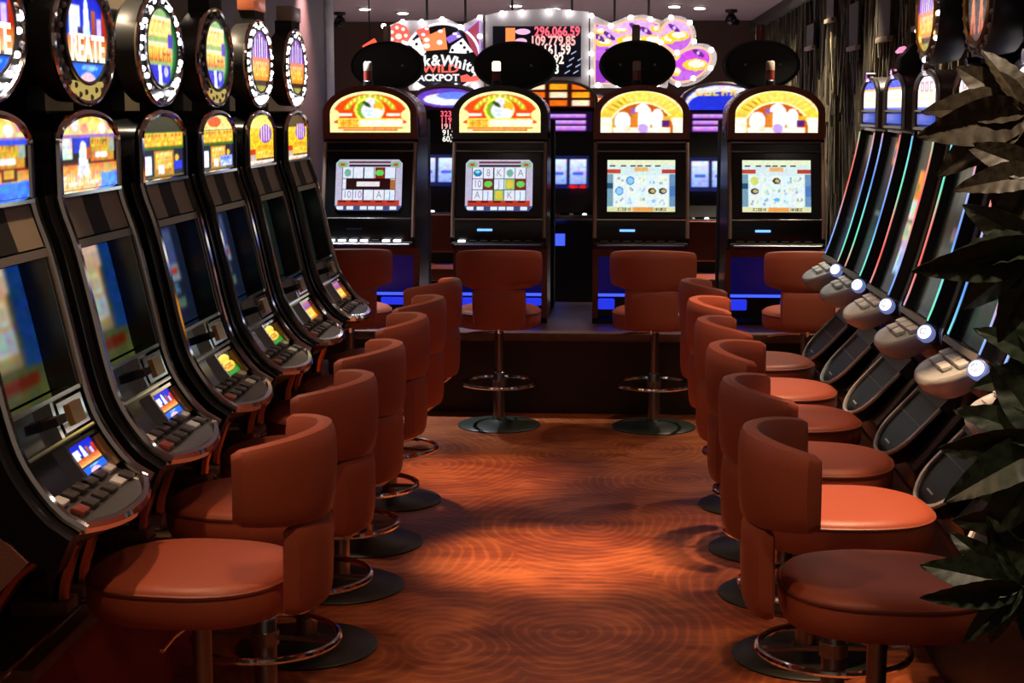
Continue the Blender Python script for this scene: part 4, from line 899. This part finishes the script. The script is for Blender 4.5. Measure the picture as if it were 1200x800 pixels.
for px, py, Y, lab in [(516, 268, 11.6, 'orange chair back glimpsed between the first two facing machines'), (834, 285, 11.0, 'orange chair back glimpsed beside the third facing machine')]:
    p = at(px, py, Y); t = thing('far_chair', lab, 'chair', (p.x, Y, 0))
    P('backrest', t, 'C_back', lambda b: b.box(-.2, .2, -.03, .03, .72, 1.0, .02), M_LEATHER)
    P('seat', t, 'C_seat', lambda b: b.box(-.2, .2, .02, .42, .5, .6, .03), M_LEATHER)
    P('post', t, 'C_post', lambda b: b.lathe([(.2, 0), (.2, .02), (.03, .03), (.03, .5)], 14, (0, .2)), M_CHROME2)
# low pale counter in the middle gap
p = at(672, 330, 12.6)
t = thing('counter', 'pale low counter seen through the middle gap between machines', 'counter', (p.x, 12.9, 0))
P('counter_top', t, None, lambda b: b.box(-.35, .35, -.2, .2, .50, .56, .008), mat('tan_top', (.22, .15, .09), .4))
P('counter_front', t, None, lambda b: b.box(-.33, .33, -.16, .18, .0, .50), mat('grey_lilac_front', (.30, .28, .34), .35))

# ================================================================== JACKPOT SIGNS
SY = 14.0
def sp(px, py, dy=0): q = at(px, py, SY); return (q.x, SY + dy, q.z)
M_BOARD = mat('grey_board', (.52, .48, .47), .5, var=.1, bscale=6, emit=(.5, .46, .46), estr=.0)
def board(b, poly, y0, y1): b.prism([(sp(*q)[0], sp(*q)[2]) for q in poly], 'y', y0, y1)
def circ(cx, cy, rx, ry, n=28, rot=0):
    return [(cx + rx * math.cos(2 * PI * i / n) * math.cos(rot) - ry * math.sin(2 * PI * i / n) * math.sin(rot), cy + rx * math.cos(2 * PI * i / n) * math.sin(rot) + ry * math.sin(2 * PI * i / n) * math.cos(rot)) for i in range(n)]
def bulbs(t, pts):
    for px, py in pts: q = sp(px, py, -.07); P('bulb', t, 'S_bulb', lambda b: b.ball((0, 0, 0), .022, 8, 5), M_SBULB, q)
FLATROT = (PI / 2, 0, 0)
# number display board
t = thing('jackpot_display', 'grey board with red and white jackpot number display', 'display', (0, 0, 0))
P('backing_board', t, None, lambda b: board(b, [(569, 18), (592, 13), (645, 10), (690, 14), (690, 106), (569, 106)], SY - .02, SY + .08), M_BOARD)
P('display_panel', t, None, lambda b: board(b, [(578, 31), (681, 31), (681, 90), (578, 90)], SY - .05, SY - .01), mat('navy_display', (.012, .014, .035), .3))
P('orange_block', t, None, lambda b: board(b, [(593, 33), (604, 33), (604, 51), (593, 51)], SY - .058, SY - .05), emis('orange_led', (1, .28, .07), 1.1))
for (x0, x1, y0, y1) in [(604, 622, 34, 41), (604, 618, 45, 52)]:
    P('pink_tag', t, None, lambda b: board(b, circ((x0 + x1) / 2, (y0 + y1) / 2, (x1 - x0) / 2, (y1 - y0) / 2, 14), SY - .058, SY - .05), emis('pink_led', (.95, .5, .75), 1.0))
for s_, xr, yc, m_ in [('296.066.59', 680, 37.5, M_NUMR), ('109.779.85', 675, 48.5, M_NUMP), ('9.161.59', 669, 59, emis('rose_digit', (1, .72, .68), 1.1)), ('771.92', 661, 70, emis('cream_digit', (1, .88, .75), 1.1)), ('60.38', 655, 81.5, emis('pale_green_digit', (.9, 1, .85), 1.1))]:
    q = sp(xr, yc, -.053); text('number_row', t, s_, .112, q, FLATROT, m_, 'RIGHT', .80, .002, .0035)
for i in range(3):
    for j in range(4):
        x_, y_ = 662 + 9 * i + (3 - j) * 2.5 + i, 62 + 7.5 * j
        if x_ < 678: P('light_dash', t, None, lambda b: board(b, [(x_, y_ + 2.5), (x_ + 6, y_ - 1), (x_ + 6, y_ - 2.5), (x_, y_ + 1)], SY - .058, SY - .05), emis('pale_blue_led', (.5, .6, .85), .7))
bulbs(t, [(589, 16), (612, 15), (643, 14), (667, 15), (693, 19)])
# dice sign
t = thing('dice_sign', 'black and white wild jackpot sign with red dice and bulbs', 'sign', (0, 0, 0))
P('backing_board', t, None, lambda b: board(b, [(452, 32), (470, 24), (500, 24), (522, 21), (541, 30), (566, 17), (567, 106), (480, 106), (468, 70)], SY - .02, SY + .07), M_BOARD)
P('black_oval', t, None, lambda b: board(b, circ(519, 68, 44, 40), SY - .04, SY - .015), mat('sign_black', (.01, .01, .012), .35))
P('oval_outline', t, None, lambda b: b.tube([sp(q[0], q[1], -.045) for q in circ(519, 68, 44, 40, 40)], .012, 6, True), emis('white_neon', (.95, .9, 1), 1.0))
P('red_ear', t, None, lambda b: board(b, [(545, 38), (562, 24), (562, 70), (553, 58)], SY - .045, SY - .02), emis('dark_red_glow', (.5, .06, .12), .8))
P('violet_edge', t, None, lambda b: b.tube([sp(*q, -.05) for q in [(545, 37), (563, 23), (563, 72)]], .01, 6), emis('violet_neon', (.45, .3, .85), 1.0))
chip = P('red_chip', t, None, lambda b: board(b, circ(468, 42, 12.5, 14), SY - .05, SY - .02), emis('red_glow', (.9, .14, .1), 1.0))
for i in range(7):
    a = 2 * PI * i / 7; P('chip_spot', chip, None, lambda b: board(b, circ(468 + 8.5 * math.cos(a), 42 + 9.5 * math.sin(a), 2.3, 2.3, 8), SY - .056, SY - .05), emis('cream_glow', (1, .85, .75), 1.0))
P('chip_spot', chip, None, lambda b: board(b, circ(468, 43, 4, 3.5, 10), SY - .056, SY - .05), emis('cream_glow', (1, .85, .75), 1.0))
def die(polys, m_, pips, pm):
    d = P('die', t, None, lambda b: [board(b, q, SY - .06, SY - .045) for q in polys], m_)
    for (x_, y_, rx_, ry_) in pips: P('pip', d, None, lambda b: board(b, circ(x_, y_, rx_, ry_, 10), SY - .066, SY - .06), pm)
RG, OG, WG, VG = emis('red_glow', (.9, .14, .1), 1.0), emis('orange_glow', (1, .3, .1), 1.0), emis('white_glow', (1, .98, 1), 1.0), emis('violet_glow', (.32, .16, .8), 1.0)
die([[(488, 36), (503, 31), (505, 44), (494, 47)]], RG, [(501, 34, 2.5, 1.8), (497, 41, 2.5, 2)], WG)
die([[(495, 45), (522, 33), (525, 58), (498, 60)]], OG, [(517, 37, 3, 2), (501, 47, 3.5, 2.5), (501, 54, 4, 3), (516, 50, 3.5, 3)], WG)
die([[(523, 45), (537, 37), (542, 43), (527, 51)]], VG, [(534, 40, 3, 1.6), (538, 43, 2.5, 1.6)], WG)
die([[(530, 54), (543, 45), (555, 61), (545, 63), (527, 62)]], WG, [(541, 51, 1.7, 1.7), (545, 56, 1.7, 1.7), (549, 61, 1.7, 1.7), (531, 59, 1.7, 1.7)], M_MATTE)
die([[(487, 47), (492, 44), (500, 61), (496, 66), (484, 56)]], WG, [(489, 52, 1.8, 1.8)], M_MATTE)
for px_, ch in zip([473, 480, 486, 493, 501, 511.5, 526, 538, 545, 550, 557], 'Black&White'):
    q = sp(px_, 72 + .0048 * max(0, px_ - 508) ** 2 - .05 * (px_ - 500), -.068); text('sign_letter', t, ch, .13, q, (PI / 2, max(0, (px_ - 512)) * .007, 0), WG, 'CENTER', .95, .004, .004)
q = sp(517, 81, -.068); text('sign_word', t, 'WILD', .095, q, FLATROT, RG, 'CENTER', 1.35, .004, .003)
q = sp(513, 91.5, -.068); text('sign_word', t, 'JACKPOT', .08, q, FLATROT, WG, 'CENTER', 1.15, .004, .003)
P('red_scroll', t, None, lambda b: board(b, [(540, 89), (548, 87), (552, 90), (561, 88), (562, 94), (552, 96), (541, 96)], SY - .06, SY - .045), RG)
bulbs(t, [(451, 31), (473, 26), (495, 26), (519, 23), (540, 32), (563, 21), (563, 43), (489, 101), (511, 102), (535, 101), (557, 101), (484, 51), (476, 52)])
# purple sign
t = thing('purple_sign', 'purple and yellow scalloped sign with white bulbs above the third facing machine', 'sign', (0, 0, 0))
shapes = [[(697, 28), (716, 31), (735, 24), (752, 22), (772, 28), (774, 50), (790, 60), (775, 98), (697, 98)], circ(792, 42, 19, 19), circ(808, 76, 27, 17, 28, -.55)]
P('backing_board', t, None, lambda b: [board(b, q, SY - .0 + .01 * i, SY + .07) for i, q in enumerate([[(691.5, 16), (716, 27), (735, 19), (755, 17), (776, 24), (780, 55), (790, 66), (782, 103), (691.5, 103)], circ(792, 42, 24, 24), circ(810, 76, 33, 22, 28, -.55)])], M_BOARD)
def purple():
    c = Cv(130, 76, (.72, .38, .85)); U = lambda x: (x - 697) / (840 - 697); V = lambda y: (100 - y) / (100 - 20); E = lambda x, y, rx, ry, col_, rot=0: c.ell(U(x), V(y), rx / 143, ry / 80, col_, rot=rot)
    Y1, Y2, PD, PL = (.98, .78, .2), (1, .97, .85), (.38, .14, .5), (.87, .66, .93)
    E(735, 40, 40, 18, PL); E(792, 34, 19, 14, PL); E(812, 72, 26, 12, (.78, .28, .85)); E(700, 85, 14, 14, (.55, .2, .7))
    for x_, y_, rx, ry in [(708, 50, 10, 5), (703, 37, 7, 4), (727, 36, 9, 3), (740, 48, 18, 7), (765, 47, 14, 6), (770, 34, 8, 4), (783, 46, 9, 6), (795, 42, 13, 6), (815, 76, 15, 7), (792, 84, 6, 5), (790, 66, 7, 5)]: E(x_, y_, rx, ry, Y1); E(x_ + 1, y_ - 1, rx * .65, ry * .6, Y2)
    for x_, y_ in [(744, 32), (757, 36), (714, 42), (702, 44), (790, 33), (818, 62), (786, 92), (716, 62), (728, 70)]: E(x_, y_, 4, 6, PD, .6); E(x_, y_, 1.6, 2.4, PL)
    return c.speck(.05, 3)
def inpoly(x_, y_, pl):
    r = False
    for i in range(len(pl)):
        (x1, y1), (x2, y2) = pl[i], pl[(i + 1) % len(pl)]
        if (y1 > y_) != (y2 > y_) and x_ < (x2 - x1) * (y_ - y1) / (y2 - y1) + x1: r = not r
    return r
art('sign_face', t, 'purple', purple(), lambda u, v_: sp(697 + u * 143, 100 - v_ * 80, -.015), ART1, lambda u, v_: any(inpoly(697 + u * 143, 100 - v_ * 80, q) for q in shapes))
for i, q_ in enumerate(shapes): P('neon_outline', t, None, lambda b: b.tube([sp(q[0], q[1], -.02) for q in q_], .010, 6, True), emis('gold_neon', (1, .62, .35), .9))
bulbs(t, [(693, 42), (693, 63), (693, 85), (716, 31), (739, 21), (762, 23), (786, 21), (808, 27), (813, 49), (774, 50), (793, 62), (833, 59), (832, 80), (812, 92), (794, 99), (770, 99), (724, 99), (701, 100)])
# hangers to the ceiling
for nm, xs in (('dice_sign', (500, 545)), ('jackpot_display', (600, 670)), ('purple_sign', (720, 760))):
    par = [o_ for o_ in bpy.data.objects if o_.name == nm][0]
    for px in xs: q = sp(px, 40, .05); P('hanger', par, None, lambda b: b.box(q[0] - .01, q[0] + .01, SY + .03, SY + .05, q[2], CEIL), M_DARK)

# ================================================================== CEILING FITTINGS
def fitting(x, y, m_, label):
    t = thing('downlight', label, 'downlight', (x, y, CEIL), 0, 'recessed ceiling downlights')
    P('trim_ring', t, 'D_ring', lambda b: b.rings([[(r * math.cos(2 * PI * i / 24), r * math.sin(2 * PI * i / 24), z) for i in range(24)] for r, z in [(.085, 0), (.085, -.008), (.06, -.014)]]), M_STEEL)
    P('lens', t, 'D_lens', lambda b: b.lathe([(.055, -.013), (.05, -.022), (.03, -.026)], 20), m_)
names = ['over the aisle middle', 'over the far left stools', 'over the brightly lit stool', 'over the nearest left stool', 'over the far right stools', 'over the near aisle', 'over the left stools', 'over the nearest aisle floor', 'over the right machines', 'over the plant', 'over the facing stools', 'added to light the left wall, nearer one', 'added to light the left wall, farther one', 'added to light the reed wall behind the facing machines', 'added to light the reed wall beside the far machines', 'added to light the far end of the reed wall', 'added to light the reed wall at the end of the right row', 'added to brighten the far left beyond the pillar', 'added to brighten the space before the jackpot signs', 'added as fill light ahead of the nearest left stool', 'added to light the steel pillar', 'added behind the dice sign to bounce light onto the ceiling', 'added behind the purple sign to bounce light onto the ceiling', 'added at the far left behind the signs for bounced light']
for (x, y, *_), nm in zip(DOWN, names): fitting(x, y, M_LENS, 'round recessed downlight ' + nm)
for (px, py, Y), lab in zip(FARDOWN, ['round ceiling downlight above the dice sign', 'round ceiling downlight above the purple sign', 'round ceiling downlight above the number display', 'faint far ceiling downlight left of the dice sign']):
    q = at(px, py, Y)
    k = (CEIL - CAMZ) / (q.z - CAMZ); x_, y_ = q.x * k, Y * k
    if y_ < YB - .1: fitting(x_, y_, M_LENS, lab)
for px, py, lab in [(398, 14, 'small black ceiling camera near the steel pillar'), (857, 11, 'small black ceiling camera above the rightmost facing machine')]:
    q = at(px, py, 14); k = (CEIL - CAMZ) / (q.z - CAMZ)
    t = thing('ceiling_camera', lab, 'camera', (q.x * k, 14 * k, CEIL))
    P('mount', t, 'K_m', lambda b: b.lathe([(.06, 0), (.06, -.03), (.03, -.035), (.03, -.07)], 16), M_DARK)
    P('dome', t, 'K_d', lambda b: b.ball((0, 0, -.1), .06, 14, 8), M_BLACK)
    P('lens_barrel', t, 'K_l', lambda b: b.tube([(0, 0, -.1), (.05, -.1, -.13)], .03, 10), M_BLACK)
a_, b_ = at(426, 56, 14.2), at(440, 47, 14.2)
t = thing('neon_tube', 'short red neon tube left of the dice sign', 'light', (a_.x, a_.y, a_.z))
P('tube', t, None, lambda b: b.tube([(0, 0, 0), (b_.x - a_.x, 0, b_.z - a_.z)], .02, 8), M_NEON)
P('hanger', t, None, lambda b: b.tube([(.05, .02, .02), (.05, .02, CEIL - a_.z)], .006, 6), M_DARK)

# ================================================================== PLANT
def leaflet_mesh(b, n=26, m_=6):
    rows = []
    for i in range(n + 1):
        s_ = i / n; wd = .19 * (math.sin(PI * s_ ** .8) ** .75) * (1 - .25 * s_) + .003
        droop = -.22 * s_ ** 2
        rows.append([(s_, wd * (2 * j / m_ - 1), droop + .10 * wd / .19 * abs(2 * j / m_ - 1) + .013 * math.sin(2 * PI * (7 * s_ - .9 * abs(2 * j / m_ - 1))) * abs(2 * j / m_ - 1)) for j in range(m_ + 1)])
    v = [p for r in rows for p in r]; nt = len(v); v2 = [(p[0], p[1], p[2] - .008) for p in v]
    k = m_ + 1; f = []
    for i in range(n):
        for j in range(m_): f += [(i * k + j, i * k + j + 1, (i + 1) * k + j + 1, (i + 1) * k + j), (nt + i * k + j, nt + (i + 1) * k + j, nt + (i + 1) * k + j + 1, nt + i * k + j + 1)]
    for i in range(n):
        a, c = i * k, (i + 1) * k; f.append((a, c, nt + c, nt + a)); a, c = i * k + m_, (i + 1) * k + m_; f.append((c, a, nt + a, nt + c))
    b.add(v + v2, f)
plant = thing('potted_plant', 'tall leafy potted plant at the right picture edge', 'plant', (1.02, 2.75, 0))
org = Vector((1.02, 2.75, 0))
P('pot', plant, None, lambda b: b.lathe([(.13, 0), (.17, .3), (.18, .32), (.165, .33), (.15, .30)], 28), M_POT)
P('trunk', plant, None, lambda b: b.tube([(0, 0, .28), (.01, .01, .8), (-.02, 0, 1.3), (0, .02, 1.75), (.0, 0, 2.0)], [.022, .02, .018, .015, .01], 8), M_STEM)
def palmate(hx, hy, Y, tips, m_, key):
    h = at(hx, hy, Y) - org
    st = P('leaf_stem', plant, None, lambda b: b.tube([(0, 0, max(.3, h.z - .18)), (h.x * .5, h.y * .5, h.z + .02), tuple(h)], [.008, .006, .005], 6), M_STEM)
    for (tx, ty, dY, wk, tilt) in tips:
        tip = at(tx, ty, Y + dY) - org; d = tip - h; ln = d.length
        xax = d.normalized(); ref = Vector((0, -1, .35)).normalized(); zax = (ref - xax * ref.dot(xax)).normalized()
        zax = (Matrix.Rotation(tilt, 3, xax) @ zax); yax = zax.cross(xax)
        o_ = P('leaflet', st, 'leaflet', leaflet_mesh, m_)
        R = Matrix((xax * ln, yax * ln * wk * 1.22, zax * ln)).transposed()
        o_.matrix_local = Matrix.Translation(h) @ R.to_4x4()
palmate(1203, 132, 2.9, [(1083, 118, .02, 1.0, .2), (1086, 158, -.05, 1.05, -.3), (1098, 200, 0, 1.0, .1), (1165, 262, .04, 1.0, .3), (1120, 72, .05, 1.0, -.2), (1160, 50, .03, 1.0, .3), (1260, 230, 0, 1, 0), (1290, 120, 0, 1, 0)], M_LEAFB, 'a')
palmate(1225, 290, 2.75, [(1095, 300, .0, .9, .5), (1082, 322, -.05, .8, -.4), (1120, 360, .05, .9, .2), (1165, 400, 0, .9, .3), (1120, 240, .08, .8, -.5), (1260, 420, 0, 1, 0)], M_LEAFG, 'b')
palmate(1230, 520, 2.7, [(1120, 470, .05, .9, .2), (1105, 530, .0, .9, -.3), (1110, 580, -.04, .9, .2), (1150, 640, .0, .9, .4), (1160, 420, .06, .9, -.2), (1255, 650, 0, 1, 0)], M_LEAFG, 'c')
palmate(1197, 688, 2.65, [(1082, 658, .02, .95, .1), (1088, 706, -.04, .7, -.3), (1128, 752, -.02, .75, .2), (1152, 758, .03, .7, .4), (1110, 622, .06, .8, -.2), (1165, 600, .05, .9, .2), (1215, 770, 0, .8, 0), (1260, 640, 0, .9, 0)], M_LEAFG, 'd')
palmate(1240, 430, 2.95, [(1150, 380, 0, .9, .1), (1140, 450, 0, .9, .1), (1150, 500, .05, .9, 0), (1180, 340, .03, .9, 0)], M_LEAFG, 'e')
palmate(1222, 205, 2.8, [(1120, 215, .0, .9, .1), (1150, 285, 0, .9, .3), (1190, 300, .02, .9, -.2), (1130, 165, .05, .9, -.2)], M_LEAFB, 'f')
palmate(1235, 610, 2.85, [(1135, 560, .0, .9, .2), (1120, 615, 0, .9, -.3), (1150, 660, .02, .9, .2), (1180, 540, .03, .9, 0)], M_LEAFG, 'g')
